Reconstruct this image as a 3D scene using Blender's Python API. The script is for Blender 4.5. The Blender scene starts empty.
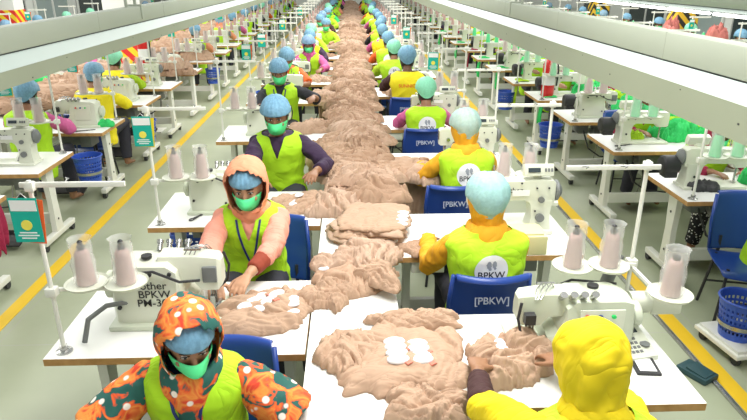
import bpy, bmesh, math, random
from math import sin, cos, pi, radians, atan2, sqrt, exp
from mathutils import Vector, Matrix, noise, Euler
from mathutils.bvhtree import BVHTree

SC = bpy.context.scene
COL = SC.collection
# ------------------------------------------------------------------ camera
cd = bpy.data.cameras.new('camera'); cam = bpy.data.objects.new('camera', cd); COL.objects.link(cam)
cam.location = (0, 0, 2.33)
cam.rotation_euler = (radians(90 - 21.1), 0, radians(-2.05))
cd.sensor_width = 36; cd.lens = 614 / 747 * 36; cd.clip_start = .05; cd.clip_end = 200
SC.camera = cam
# ------------------------------------------------------------------ light
w = bpy.data.worlds.new('world'); SC.world = w; w.use_nodes = True
w.node_tree.nodes['Background'].inputs[0].default_value = (.97, 1.0, .96, 1)
w.node_tree.nodes['Background'].inputs[1].default_value = .47
def area(name, loc, sx, sy, power, col=(1, .99, .95)):
    l = bpy.data.lights.new(name, 'AREA'); l.shape = 'RECTANGLE'; l.size = sx; l.size_y = sy; l.energy = power; l.color = col
    o = bpy.data.objects.new(name, l); COL.objects.link(o); o.location = loc; return o
area('added_overhead_fill', (.6, 2.6, 3.7), 1.0, 4, 150)  # these four are unseen fill lamps, added overhead to light the hall
area('added_overhead_fill', (0, 14, 3.9), 2, 14, 430)
area('added_overhead_fill', (-5.5, 12, 3.9), 1.5, 16, 400)
area('added_overhead_fill', (5.5, 12, 3.9), 1.5, 16, 400)
SC.view_settings.view_transform = 'Standard'; SC.view_settings.look = 'None'
SC.view_settings.gamma = 1; SC.view_settings.use_curve_mapping = False
SC.view_settings.exposure = .42

# ------------------------------------------------------------------ materials
MATS = {}
def mat(name, col, rough=.5, metal=0, alpha=1, emit=0, vary=0, scale=30, bump=0, trans=0, sss=0):
    if name in MATS: return MATS[name]
    m = bpy.data.materials.new(name); m.use_nodes = True
    nt = m.node_tree; b = nt.nodes['Principled BSDF']
    c = (col[0], col[1], col[2], 1)
    b.inputs['Base Color'].default_value = c
    b.inputs['Roughness'].default_value = rough; b.inputs['Metallic'].default_value = metal
    b.inputs['Alpha'].default_value = alpha
    if trans: b.inputs['Transmission Weight'].default_value = trans
    if emit:
        b.inputs['Emission Color'].default_value = c; b.inputs['Emission Strength'].default_value = emit
    tc = nt.nodes.new('ShaderNodeTexCoord')
    nz = nt.nodes.new('ShaderNodeTexNoise'); nz.inputs['Scale'].default_value = scale; nz.inputs['Detail'].default_value = 3
    nt.links.new(tc.outputs['Object'], nz.inputs['Vector'])
    if any(q in name for q in ('jersey', 'cloth', 'scarf', 'vest', 'shirt', 'sleeve')):
        mp = nt.nodes.new('ShaderNodeMapping'); mp.inputs['Scale'].default_value = (1, 3.2, 1); nt.links.new(tc.outputs['Object'], mp.inputs[0])
        n2 = nt.nodes.new('ShaderNodeTexNoise'); n2.inputs['Scale'].default_value = 4.5; n2.inputs['Detail'].default_value = 2; n2.inputs['Distortion'].default_value = 1.2; nt.links.new(mp.outputs[0], n2.inputs['Vector'])
        m1 = nt.nodes.new('ShaderNodeMath'); m1.operation = 'SUBTRACT'; m1.inputs[1].default_value = .5; nt.links.new(n2.outputs[0], m1.inputs[0])
        m2 = nt.nodes.new('ShaderNodeMath'); m2.operation = 'ABSOLUTE'; nt.links.new(m1.outputs[0], m2.inputs[0])
        m3 = nt.nodes.new('ShaderNodeMath'); m3.operation = 'POWER'; m3.inputs[1].default_value = .55; nt.links.new(m2.outputs[0], m3.inputs[0])
        bp = nt.nodes.new('ShaderNodeBump'); bp.inputs['Strength'].default_value = .38; bp.inputs['Distance'].default_value = .03; nt.links.new(m3.outputs[0], bp.inputs['Height']); nt.links.new(bp.outputs[0], b.inputs['Normal'])
    if vary:
        mx = nt.nodes.new('ShaderNodeMix'); mx.data_type = 'RGBA'
        mx.inputs[6].default_value = tuple(min(1, x * (1 + vary)) for x in col) + (1,)
        mx.inputs[7].default_value = tuple(x * (1 - vary) for x in col) + (1,)
        nt.links.new(nz.outputs[0], mx.inputs[0]); nt.links.new(mx.outputs[2], b.inputs['Base Color'])
    if bump:
        bp = nt.nodes.new('ShaderNodeBump'); bp.inputs['Strength'].default_value = bump; bp.inputs['Distance'].default_value = .01
        nt.links.new(nz.outputs[0], bp.inputs['Height']); nt.links.new(bp.outputs[0], b.inputs['Normal'])
    MATS[name] = m; return m
def ramp_mat(name, maker, rough=.6):
    if name in MATS: return MATS[name]
    m = bpy.data.materials.new(name); m.use_nodes = True
    nt = m.node_tree; b = nt.nodes['Principled BSDF']; b.inputs['Roughness'].default_value = rough
    tc = nt.nodes.new('ShaderNodeTexCoord')
    out = maker(nt, tc); nt.links.new(out, b.inputs['Base Color'])
    MATS[name] = m; return m
def N(nt, t, **k):
    n = nt.nodes.new(t)
    for a, v in k.items(): setattr(n, a, v)
    return n
def ramp(nt, fac, stops, interp='CONSTANT'):
    r = N(nt, 'ShaderNodeValToRGB'); r.color_ramp.interpolation = interp
    e = r.color_ramp.elements
    while len(e) < len(stops): e.new(.5)
    for i, (p, c) in enumerate(stops): e[i].position = p; e[i].color = (c[0], c[1], c[2], 1)
    nt.links.new(fac, r.inputs[0]); return r.outputs[0]
def mixc(nt, fac, a, b):
    mx = N(nt, 'ShaderNodeMix', data_type='RGBA')
    for s, i in ((a, 6), (b, 7)):
        if isinstance(s, tuple): mx.inputs[i].default_value = s + (1,)
        else: nt.links.new(s, mx.inputs[i])
    nt.links.new(fac, mx.inputs[0]); return mx.outputs[2]
def tiedye(nt, tc):
    n1 = N(nt, 'ShaderNodeTexNoise'); n1.inputs['Scale'].default_value = 12; n1.inputs['Detail'].default_value = 3; n1.inputs['Distortion'].default_value = .8
    nt.links.new(tc.outputs['Object'], n1.inputs['Vector'])
    c = ramp(nt, n1.outputs[0], [(0, (.01, .07, .065)), (.455, (.015, .11, .09)), (.485, (.80, .09, .02)), (.58, (.85, .30, .05)), (.68, (.70, .05, .02))], 'LINEAR')
    v = N(nt, 'ShaderNodeTexVoronoi'); v.inputs['Scale'].default_value = 17; v.inputs['Randomness'].default_value = 1
    nt.links.new(tc.outputs['Object'], v.inputs['Vector'])
    d = ramp(nt, v.outputs['Distance'], [(0, (1, 1, 1)), (.2, (1, 1, 1)), (.27, (0, 0, 0))], 'LINEAR')
    return mixc(nt, d, c, (.9, .8, .72))
def polka(nt, tc):
    v = N(nt, 'ShaderNodeTexVoronoi'); v.inputs['Scale'].default_value = 38
    nt.links.new(tc.outputs['Object'], v.inputs['Vector'])
    d = ramp(nt, v.outputs['Distance'], [(0, (1, 1, 1)), (.3, (0, 0, 0))])
    return mixc(nt, d, (.012, .012, .015), (.8, .8, .78))
def stripes(c1, c2):
    def f(nt, tc):
        wv = N(nt, 'ShaderNodeTexWave', wave_type='BANDS', bands_direction='DIAGONAL'); wv.inputs['Scale'].default_value = 2.3
        nt.links.new(tc.outputs['Object'], wv.inputs['Vector'])
        return ramp(nt, wv.outputs['Fac'], [(0, c1), (.5, c2)])
    return f
def floor_tex(nt, tc):
    n1 = N(nt, 'ShaderNodeTexNoise'); n1.inputs['Scale'].default_value = 1.3; n1.inputs['Detail'].default_value = 6
    nt.links.new(tc.outputs['Object'], n1.inputs['Vector'])
    c = ramp(nt, n1.outputs[0], [(.3, (.30, .33, .225)), (.7, (.385, .415, .29))], 'LINEAR')
    br = N(nt, 'ShaderNodeTexBrick'); br.offset = 0; br.inputs['Scale'].default_value = 1
    br.inputs['Brick Width'].default_value = 1.2; br.inputs['Row Height'].default_value = 1.2; br.inputs['Mortar Size'].default_value = .004
    br.inputs['Color1'].default_value = (0, 0, 0, 1); br.inputs['Color2'].default_value = (0, 0, 0, 1); br.inputs['Mortar'].default_value = (1, 1, 1, 1)
    nt.links.new(tc.outputs['Object'], br.inputs['Vector'])
    return mixc(nt, br.outputs[0], c, (.36, .36, .31))
def wood_edge(nt, tc):
    n1 = N(nt, 'ShaderNodeTexNoise'); n1.inputs['Scale'].default_value = 14; n1.inputs['Detail'].default_value = 4
    nt.links.new(tc.outputs['Object'], n1.inputs['Vector'])
    return ramp(nt, n1.outputs[0], [(.3, (.36, .19, .055)), (.7, (.55, .32, .12))], 'LINEAR')

M_FLOOR = ramp_mat('floor', floor_tex, .38)
M_EDGE = ramp_mat('particle_board_edge', wood_edge, .7)
M_TOP = mat('white_laminate', (.80, .80, .77), .35, vary=.03, scale=6)
M_METAL = mat('white_painted_metal', (.74, .74, .68), .4, vary=.05, scale=12)
M_CREAM = mat('machine_cream', (.66, .68, .57), .32, vary=.04, scale=9)
M_CREAM2 = mat('machine_pale_green', (.58, .62, .50), .35, vary=.05, scale=9)
M_DARK = mat('dark_rubber', (.025, .025, .028), .5)
M_GREYM = mat('grey_plastic', (.16, .17, .17), .45)
M_STEEL = mat('steel', (.45, .45, .44), .25, metal=.9)
M_LCD = mat('lcd_dark', (.035, .05, .06), .2)
M_SIGNW = mat('sticker_white', (.85, .85, .85), .5)
M_INK = mat('black_ink', (.02, .02, .02), .6)
M_GREYINK = mat('grey_print', (.33, .36, .40), .6)
M_LETTER = mat('pale_print', (.45, .50, .66), .6)
M_BLUE = mat('blue_plastic', (.012, .05, .27), .33, vary=.1, scale=5)
M_BASK = mat('blue_basket_plastic', (.03, .09, .48), .35)
M_TEAL = mat('teal_card', (.0, .42, .33), .45)
M_SUN = mat('card_sun', (.85, .75, .1), .5)
M_ORANGE = mat('orange_card', (.85, .12, .02), .5)
M_YELC = mat('yellow_card', (.85, .65, .02), .5)
M_JOINT = mat('joint_grey', (.22, .24, .19), .6)
M_THREAD = mat('dusty_pink_thread', (.47, .31, .28), .8, vary=.15, scale=90, bump=.3)
M_BAG = mat('clear_bag', (.9, .9, .9), .2, alpha=.32)
M_GREENT = mat('green_thread', (.10, .62, .25), .8, vary=.1, scale=90)
M_BEIGE = mat('beige_jersey', (.46, .305, .208), .85, vary=.07, scale=11)
M_BEIGE2 = mat('beige_jersey_pale', (.50, .345, .25), .85, vary=.07, scale=11)
M_BEIGE3 = mat('beige_jersey_dusk', (.39, .25, .165), .85, vary=.07, scale=11)
M_CUP = mat('white_foam_cup', (.82, .83, .86), .8)
M_CUPEDGE = mat('red_marker_patch', (.62, .2, .14), .8)
M_GREENC = mat('green_cloth', (.03, .55, .13), .8, vary=.25, scale=9)
M_LIMEC = mat('lime_cloth', (.42, .66, .02), .8, vary=.15, scale=9)
M_MAROON = mat('maroon_cloth', (.30, .01, .05), .8, vary=.2, scale=9)
M_LIME = mat('lime_vest', (.42, .74, .012), .75, vary=.05, scale=7)
M_YVEST = mat('yellow_vest', (.86, .72, .01), .75, vary=.05, scale=7)
M_SKIN = mat('skin', (.30, .145, .075), .5, vary=.06, scale=25)
M_SKIN2 = mat('skin_light', (.50, .27, .16), .5, vary=.06, scale=25)
M_SKIN3 = mat('skin_dark', (.17, .08, .045), .5, vary=.06, scale=25)
M_MASK = mat('green_mask', (.09, .74, .28), .7, vary=.04, scale=20)
M_NET = mat('blue_hairnet', (.22, .46, .66), .6, alpha=.70, vary=.35, scale=60, bump=.5)
M_NETT = mat('sheer_hairnet', (.42, .72, .72), .6, alpha=.62, vary=.2, scale=60, bump=.5)
M_NETG = mat('green_hairnet', (.28, .75, .50), .6, alpha=.85, vary=.2, scale=60, bump=.5)
M_HAIR = mat('black_hair', (.012, .01, .009), .4)
M_EYEW = mat('eye_white', (.75, .73, .70), .3)
M_EYEB = mat('eye_dark', (.02, .012, .01), .2)
M_YSCARF = mat('yellow_scarf', (.78, .60, .003), .8, vary=.1, scale=12)
M_GSCARF = mat('golden_scarf', (.74, .36, .01), .8, vary=.12, scale=12)
M_PEACH = mat('peach_scarf', (.83, .32, .18), .8, vary=.1, scale=12)
M_PINKS = mat('pink_sleeve', (.85, .34, .25), .8, vary=.12, scale=14)
M_RUST = mat('rust_cuff', (.28, .045, .02), .8, vary=.1)
M_PURPLE = mat('purple_shirt', (.040, .018, .055), .8, vary=.1)
M_BLACKS = mat('black_shirt', (.018, .018, .024), .8)
M_ORANGES = mat('orange_shirt', (.80, .13, .02), .8, vary=.1)
M_MAGENTA = mat('magenta_shirt', (.62, .12, .32), .8, vary=.1)
M_NAVY = mat('navy_shirt', (.015, .02, .075), .8)
M_BROWNS = mat('dark_brown_shirt', (.05, .015, .015), .8)
M_TIE = ramp_mat('tie_dye_scarf', tiedye, .8)
M_POLKA = ramp_mat('black_dotted_cloth', polka, .8)
M_TROUS = mat('dark_trousers', (.03, .03, .045), .8)
M_LANY = mat('navy_lanyard', (.02, .03, .16), .6)
M_YLINE = mat('yellow_floor_paint', (.72, .46, .012), .5, vary=.08, scale=5)
M_WALL = mat('wall_paint', (.80, .81, .78), .7, vary=.02, scale=2)
M_GLASSD = mat('dark_window_glass', (.03, .045, .05), .15)
M_GLASSL = mat('pale_window_glass', (.35, .42, .42), .15)
M_TRUNK2 = mat('grey_green_channel', (.25, .275, .20), .5, vary=.07, scale=2)
M_TRUNK = mat('grey_green_trunking', (.31, .34, .275), .45, vary=.05, scale=3)
M_TRUNKW = mat('white_reflector', (.37, .44, .41), .45, vary=.04, scale=3)
M_TUBE = mat('lit_tube', (1, 1, .95), .5, emit=7)
M_RED = mat('fire_red', (.62, .012, .012), .3)
M_HZR = ramp_mat('red_yellow_stripes', stripes((.70, .03, .02), (.85, .62, .02)), .6)
M_HZB = ramp_mat('black_yellow_stripes', stripes((.03, .025, .02), (.80, .50, .03)), .6)
M_SALMON = mat('salmon_cloth', (.62, .20, .17), .8, vary=.1)
M_PADTOP = mat('tan_box', (.50, .30, .14), .7, vary=.1)
M_PEDAL = mat('dark_teal_plastic', (.02, .06, .07), .5)
M_COVER = mat('cream_cover', (.66, .63, .35), .45)

# ------------------------------------------------------------------ mesh builder
def perp(d):
    d = Vector(d).normalized()
    u = d.cross(Vector((0, 0, 1)))
    if u.length < 1e-4: u = Vector((1, 0, 0))
    u.normalize(); return u, d.cross(u)
class MB:
    def __init__(s): s.v = []; s.f = []; s.m = []
    def add(s, vs, fs, mi=0, M=None):
        b = len(s.v)
        s.v += [(M @ Vector(v)) if M else Vector(v) for v in vs]
        s.f += [tuple(i + b for i in f) for f in fs]; s.m += [mi] * len(fs); return s
    def box(s, c, d, rz=0, M=None, bev=0, mi=0, mtop=None, rot=None):
        bm = bmesh.new(); bmesh.ops.create_cube(bm, size=1)
        for v in bm.verts: v.co = Vector((v.co.x * d[0], v.co.y * d[1], v.co.z * d[2]))
        if bev: bmesh.ops.bevel(bm, geom=bm.edges[:], offset=bev, segments=2, affect='EDGES', profile=.6)
        T = Matrix.Translation(c) @ (rot.to_matrix().to_4x4() if rot else Matrix.Rotation(rz, 4, 'Z'))
        if M: T = M @ T
        bm.verts.index_update(); bm.normal_update()
        b = len(s.v); s.v += [T @ v.co for v in bm.verts]
        for f in bm.faces:
            s.f.append(tuple(v.index + b for v in f.verts))
            s.m.append(mtop if (mtop is not None and abs(f.normal.z) > .9) else mi)
        bm.free(); return s
    def rings(s, R, cap0=True, cap1=True, mi=0, closed=True):
        n = len(R[0]); b = len(s.v)
        for r in R: s.v += [Vector(p) for p in r]
        for i in range(len(R) - 1):
            for j in range(n if closed else n - 1):
                k = (j + 1) % n
                s.f.append((b + i * n + j, b + i * n + k, b + (i + 1) * n + k, b + (i + 1) * n + j)); s.m.append(mi)
        if cap0: s.f.append(tuple(b + j for j in reversed(range(n)))); s.m.append(mi)
        if cap1: s.f.append(tuple(b + (len(R) - 1) * n + j for j in range(n))); s.m.append(mi)
        return s
    def tube(s, P, r, n=10, mi=0, flat=1, up=None, caps=True):
        P = [Vector(p) for p in P]; r = r if isinstance(r, (list, tuple)) else [r] * len(P)
        R = []; u = None
        for i, p in enumerate(P):
            t = (P[min(i + 1, len(P) - 1)] - P[max(i - 1, 0)]).normalized()
            if u is None:
                u = Vector(up) if up else perp(t)[0]
            u = (u - t * u.dot(t)).normalized(); w_ = t.cross(u)
            R.append([p + u * cos(a) * r[i] + w_ * sin(a) * r[i] * flat for a in [2 * pi * k / n for k in range(n)]])
        return s.rings(R, caps, caps, mi)
    def cyl(s, a, b, r, r2=None, n=16, mi=0): return s.tube([a, b], [r, r if r2 is None else r2], n, mi)
    def lathe(s, prof, c=(0, 0, 0), n=20, mi=0, M=None, caps=True):
        c = Vector(c); R = [[c + Vector((cos(2 * pi * k / n) * r, sin(2 * pi * k / n) * r, z)) for k in range(n)] for r, z in prof]
        if M: R = [[M @ p for p in q] for q in R]
        return s.rings(R, caps, caps, mi)
    def ball(s, c, r, n=10, mi=0):
        c = Vector(c); r = r if isinstance(r, (list, tuple)) else (r, r, r)
        R = [[c + Vector((r[0] * sin(a) * cos(2 * pi * k / n), r[1] * sin(a) * sin(2 * pi * k / n), -r[2] * cos(a))) for k in range(n)]
             for a in [pi * (i + .35) / (n // 2 + .7 - .0) for i in range(n // 2 + 1)]]
        return s.rings(R, True, True, mi)
    def mesh(s, name='m'):
        me = bpy.data.meshes.new(name); me.from_pydata([tuple(v) for v in s.v], [], s.f)
        me.polygons.foreach_set('material_index', s.m); me.validate(); me.update(); return me
    def build(s, name, mats, parent=None, angle=38, smooth=True):
        return link(name, s.mesh(name), mats, parent, angle, smooth)
def link(name, me, mats, parent=None, angle=38, smooth=True):
    for m in (mats if isinstance(mats, (list, tuple)) else [mats]): me.materials.append(m)
    me.polygons.foreach_set('use_smooth', [smooth] * len(me.polygons))
    if smooth and angle < 180: me.set_sharp_from_angle(angle=radians(angle))
    o = bpy.data.objects.new(name, me); COL.objects.link(o)
    if parent: o.parent = parent
    return o
def tag(o, label=None, cat=None, group=None, kind=None):
    if label: o['label'] = label
    if cat: o['category'] = cat
    if group: o['group'] = group
    if kind: o['kind'] = kind
    return o
def empty(name, loc=(0, 0, 0), rz=0):
    o = bpy.data.objects.new(name, None); o.empty_display_size = .1; COL.objects.link(o)
    o.location = loc; o.rotation_euler = (0, 0, rz); return o
KIDS = {}
def kids(o):
    if o.name not in KIDS: KIDS[o.name] = list(o.children)
    return KIDS[o.name]
def dup(o, loc=None, rz=None, label=None, cat=None, group=None, parent=None, mats=None, sc=None, skip=()):
    """copy of a thing with its parts; mats maps part name -> material"""
    c = o.copy(); COL.objects.link(c)
    if parent is not None: c.parent = parent
    if loc is not None: c.location = loc
    if rz is not None: c.rotation_euler = (0, 0, rz) if not isinstance(rz, tuple) else rz
    if sc is not None: c.scale = (sc, sc, sc) if not isinstance(sc, tuple) else sc
    if label: c['label'] = label
    if cat: c['category'] = cat
    if group: c['group'] = group
    elif 'group' in c and parent is None and label: del c['group']
    base = o.name.split('.')[0]
    if mats and base in mats and o.type == 'MESH':
        for sl in c.material_slots: sl.link = 'OBJECT'; sl.material = mats[base]
    for ch in kids(o):
        if ch.name.split('.')[0] in skip: continue
        dup(ch, parent=c, mats=mats, skip=skip)
    return c
def evalmesh(me, mods):
    o = bpy.data.objects.new('tmp', me); COL.objects.link(o)
    for t, kw in mods:
        m = o.modifiers.new(t, t)
        for k, v in kw.items(): setattr(m, k, v)
    dg = bpy.context.evaluated_depsgraph_get(); dg.update()
    r = bpy.data.meshes.new_from_object(o.evaluated_get(dg))
    bpy.data.objects.remove(o); return r
def remesh(mb, vox, it=6, fac=.5):
    return evalmesh(mb.mesh(), [('REMESH', dict(mode='VOXEL', voxel_size=vox, adaptivity=0)), ('SMOOTH', dict(factor=fac, iterations=it))])
def displace(me, fn):
    ns = [v.normal.copy() for v in me.vertices]
    for v, n_ in zip(me.vertices, ns): v.co = v.co + n_ * fn(v.co)
    me.update()
def text_mesh(s, size):
    c = bpy.data.curves.new('t', 'FONT'); c.body = s; c.size = size; c.align_x = 'CENTER'; c.align_y = 'CENTER'; c.offset = size * .012
    o = bpy.data.objects.new('t', c); COL.objects.link(o)
    dg = bpy.context.evaluated_depsgraph_get(); dg.update()
    me = bpy.data.meshes.new_from_object(o.evaluated_get(dg)); bpy.data.objects.remove(o)
    return me
def lettering(name, s, size, M, m, parent, proj=None):
    me = text_mesh(s, size)
    if proj:
        bm = bmesh.new(); bm.from_mesh(me); bmesh.ops.triangulate(bm, faces=bm.faces[:]); bm.to_mesh(me); bm.free()
    for v in me.vertices:
        v.co = M @ v.co
        if proj: v.co = proj(v.co)
    me.materials.clear()
    return link(name, me, m, parent, smooth=False)
# ------------------------------------------------------------------ room
def P(name, mb, m, **k):
    return tag(mb.build(name, m, **k), kind='structure')
P('floor', MB().box((0, 18, -.05), (24, 44, .1)), M_FLOOR)
for i, (x, wd) in enumerate(((-2.52, .105), (2.27, .105))):
    P('trim_%d' % (i + 1), MB().box((x, 18, .002), (wd, 43, .004)), M_YLINE)
tag(MB().box((2.185, 4.0, .008), (.03, 7.5, .016), bev=.004).box((2.185, 4.0, .0165), (.008, 7.5, .002)).build('floor_cable_cover', [M_STEEL]),
    'long thin steel cable strip on the floor along the right yellow line', 'cable cover')
P('wall_back', MB().box((0, 40.1, 1.8), (24, .2, 3.6)), M_WALL)
P('wall_right', MB().box((11.1, 18, 1.8), (.2, 44, 3.6)), M_WALL)
P('wall_left', MB().box((-10.1, 18, 1.8), (.2, 44, 3.6)), M_WALL)
def wall_window(n, x, y0, y1, z0, z1, s, glass):
    o = P('window_%d' % n, MB().box((x, (y0 + y1) / 2, (z0 + z1) / 2), (.04, y1 - y0, z1 - z0)), glass)
    f = MB()
    for y in (y0, (y0 + y1) / 2, y1): f.box((x + s * .03, y, (z0 + z1) / 2), (.06, .07, z1 - z0 + .07))
    for z in (z0, z0 + .45 * (z1 - z0), z1): f.box((x + s * .03, (y0 + y1) / 2, z), (.05, y1 - y0 + .07, .06))
    f.build('window_frame', M_WALL, parent=o)
for i, (y0, y1) in enumerate(((14, 15.8), (16.2, 17.6), (18.2, 20.2), (20.8, 23.2), (24, 26.6), (33, 36))):
    wall_window(i + 1, -9.98, y0, y1, .85, 2.5, 1, M_GLASSD if i not in (3,) else M_GLASSL)
for i, (y0, y1) in enumerate(((8, 11.5), (12, 14.6), (15, 18), (18.5, 21.5), (22, 25), (27, 30))):
    wall_window(i + 7, 10.98, y0, y1, .5, 2.4, -1, M_GLASSL if i == 3 else M_GLASSD)

# ------------------------------------------------------------------ overhead light trunking
def trunk(x, y0, y1, label, low=True, zb=1.728):
    r = empty('light_trunking', (x, y0, 0)); L = y1 - y0
    tag(r, label, 'ceiling light', None)
    u = MB().box((0, L / 2, 1.97), (.11, L, .14), bev=.008)
    u.build('upper_channel', M_TRUNK, r)
    u2 = MB().box((0, L / 2, 1.897), (.085, L, .012)); u2.build('painted_shade_strip', M_DARK, r)  # dark strip painted in as the line of shade below the upper channel
    g = MB()
    for k in range(int(L / 1.8)):
        g.box((0, k * 1.8 + .9, 1.97), (.1112, .003, .1412))
    g.build('joint', M_JOINT, r)
    wg = MB()
    zl = 1.825 if low else 1.86
    for s in (-1, 1):
        R = [[(s * .05, 0, 1.893), (s * .056, 0, 1.887), (s * .116, 0, zl - .006), (s * .11, 0, zl)]]
        R.append([(a, L, c) for a, b, c in R[0]])
        wg.rings(R if s > 0 else [q[::-1] for q in R])
    wg.box((0, L / 2, 1.885), (.11, L, .01))
    wg.build('reflector', M_TRUNKW, r, smooth=False)
    if low:
        c = MB()
        for s in (-1, 1): c.box((s * .113, L / 2, (1.822 + zb) / 2), (.008, L, 1.822 - zb))
        hb = MB()
        for k in range(int(L / 1.35)):
            for s in (-1, 1):
                hb.box((s * .1175, k * 1.35 + .5, 1.745), (.0015, .012, .008)); hb.box((s * .1175, k * 1.35 + 1.0, 1.80), (.0015, .008, .006))
        c.build('lower_channel', M_TRUNK2, r); hb.build('slot_hole', M_DARK, r, smooth=False)
    for k in range(int(L / 1.3)):
        MB().cyl((0, k * 1.3 + .1, 1.79 if low else 1.81), (0, k * 1.3 + 1.3, 1.79 if low else 1.81), .018, n=8).build('tube_lamp', M_TUBE, r)
    for k in range(int(L / 4.5) + 1):
        y = .25 + k * 4.5 + (.7 if x < 0 else 1.2)
        MB().tube([(0, y - .12, 2.035), (0, y - .125, 2.10), (0, y - .10, 2.145), (0, y - .05, 2.16), (0, y + .05, 2.16), (0, y + .10, 2.145), (0, y + .125, 2.10), (0, y + .12, 2.035)], .014, 8)\
            .cyl((0, y, 2.16), (0, y, 3.6), .008, n=6).box((.0, y + .125, 1.99), (.128, .05, .13), bev=.004).build('hanger', M_TRUNK, r)
    return r
trunk(-2.03, .6, 38, 'grey-green lamp trunking hanging over the left side, nearest on the left')
trunk(1.72, .6, 38, 'grey-green lamp trunking hanging low across the upper right', zb=1.672)
trunk(4.95, .8, 38, 'lamp trunking with a glowing white tube at the top right corner', low=False)

# ------------------------------------------------------------------ columns and wall pieces
def column(x, y, label, hz):
    r = empty('column', (x, y, 0)); tag(r, label, 'column')
    MB().box((0, 0, 1.8), (.5, .5, 3.6), bev=.02).build('shaft', M_WALL, r)
    MB().box((0, 0, .82), (.53, .53, 1.3), bev=.02).build('striped_band', hz, r)
column(-4.05, 11.6, 'square white column with red and yellow stripes behind the extinguisher', M_HZR)
column(-8.6, 16.6, 'square column with red and yellow stripes by the left wall windows', M_HZR)
column(8.1, 15.4, 'square column with black and yellow stripes at the top right', M_HZB)
column(8.1, 20.8, 'white column at the right behind the black and yellow one', M_HZB)

def extinguisher(x, y, z, label):
    r = empty('fire_extinguisher', (x, y, z)); tag(r, label, 'fire extinguisher')
    MB().lathe([(.07, 0), (.085, .02), (.085, .40), (.075, .45), (.045, .49), (.025, .50), (.025, .53)], n=20).build('cylinder', M_RED, r, angle=50)
    MB().lathe([(.0865, .16), (.0865, .32)], n=20, caps=False).build('paper_label', M_SIGNW, r)
    MB().cyl((0, 0, .53), (0, 0, .57), .02).box((0, -.03, .575), (.025, .13, .018)).box((0, -.03, .61), (.025, .13, .012), rot=Euler((.2, 0, 0))).build('valve', M_DARK, r)
    MB().tube([(.02, -.02, .55), (.09, -.04, .50), (.11, -.05, .35), (.10, -.05, .15)], .011, 8).build('hose', M_DARK, r)
    return r
extinguisher(-3.12, 9.62, .95, 'red fire extinguisher hanging in front of the striped column')
o = MB().box((0, 0, .45), (.04, .04, .9)).box((0, 0, .93), (.16, .16, .02)).box((0, 0, .01), (.3, .3, .02)).build('extinguisher_stand', M_METAL)
o.location = (-3.12, 9.62, 0); tag(o, 'thin white stand under the red fire extinguisher', 'stand')
extinguisher(2.66, 8.28, .762, 'red fire extinguisher standing on a table corner of the right outer line')
o = MB().box((0, 0, 0), (.05, 1.6, 1.5), bev=.01).build('notice_board', M_SIGNW)
o.location = (10.9, 31.5, 1.5); tag(o, 'white notice board on the far right wall', 'notice board')
MB().box((-.03, 0, .35), (.01, 1.3, .12)).box((-.03, -.1, -.1), (.01, 1.0, .06)).build('printed_heading', mat('print_blue', (.05, .12, .5), .6), o)

# ------------------------------------------------------------------ furniture prototypes
HOME = (0, -60, 0)
PROTO = []
def proto(name):
    r = empty(name); PROTO.append(r); return r

TW = 1.12   # table width
def make_table():
    r = proto('sewing_table')
    MB().box((0, .35, .742), (TW, .70, .036), bev=.003, mi=1, mtop=0).build('tabletop', [M_TOP, M_EDGE], r, smooth=False)
    for s in (-1, 1):
        lg = MB()
        R = []
        for z, y, d, wd in ((.10, .36, .13, .05), (.40, .355, .10, .045), (.722, .35, .14, .05)):
            R.append([(s * .46 - wd / 2, y - d / 2, z), (s * .46 + wd / 2, y - d / 2, z), (s * .46 + wd / 2, y + d / 2, z), (s * .46 - wd / 2, y + d / 2, z)])
        lg.rings(R).box((s * .46, .35, .718), (.06, .52, .012))
        l = lg.build('leg', M_METAL, r)
        for z in (.22, .55): MB().cyl((s * .486, .355, z), (s * .489, .355, z), .011, n=8).build('bolt_hole', M_DARK, l)
        ft = MB().box((s * .46, .36, .085), (.06, .60, .05), bev=.008).build('foot', M_METAL, r)
        for y in (.09, .63):
            MB().cyl((s * .46 - .018, y, .034), (s * .46 + .018, y, .034), .032, n=14).box((s * .46, y, .058), (.05, .03, .02)).build('caster', M_DARK, ft)
    MB().box((0, .42, .2), (.88, .04, .10), bev=.004).build('stretcher', M_METAL, r)
    MB().cyl((-.03, .42, .60), (.20, .42, .60), .075, n=18).box((.08, .42, .69), (.12, .1, .06)).cyl((.2, .42, .60), (.235, .42, .60), .03, n=12).build('motor', M_GREYM, r)
    MB().box((-.36, .17, .68), (.20, .30, .07), bev=.006).build('drawer', M_METAL, r)
    MB().box((.02, .20, .08), (.40, .20, .018), rot=Euler((.25, 0, 0)), bev=.004).box((.02, .29, .12), (.36, .02, .03)).build('pedal', M_DARK, r)
    MB().tube([(.1, .28, .1), (.1, .38, .4), (.1, .42, .55)], .006, 6).build('pedal_rod', M_STEEL, r)
    MB().box((.30, .30, .64), (.12, .22, .17), bev=.01).build('motor_controller', M_GREYM, r)
    MB().tube([(.3, .4, .6), (.25, .5, .4), (.1, .48, .3), (-.1, .5, .28), (-.3, .45, .45), (-.36, .3, .66)], .009, 6).build('cable', M_DARK, r)
    return r
def make_table_far():
    mb = MB().box((0, .35, .742), (TW, .70, .036), mi=1, mtop=0)
    for s in (-1, 1): mb.box((s * .46, .35, .42), (.05, .12, .60)).box((s * .46, .36, .08), (.06, .6, .06))
    mb.box((0, .42, .2), (.88, .04, .1)).cyl((0, .42, .6), (.2, .42, .6), .075, n=10, mi=2)
    o = mb.build('sewing_table', [M_TOP, M_EDGE, M_GREYM]); PROTO.append(o); return o

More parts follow.
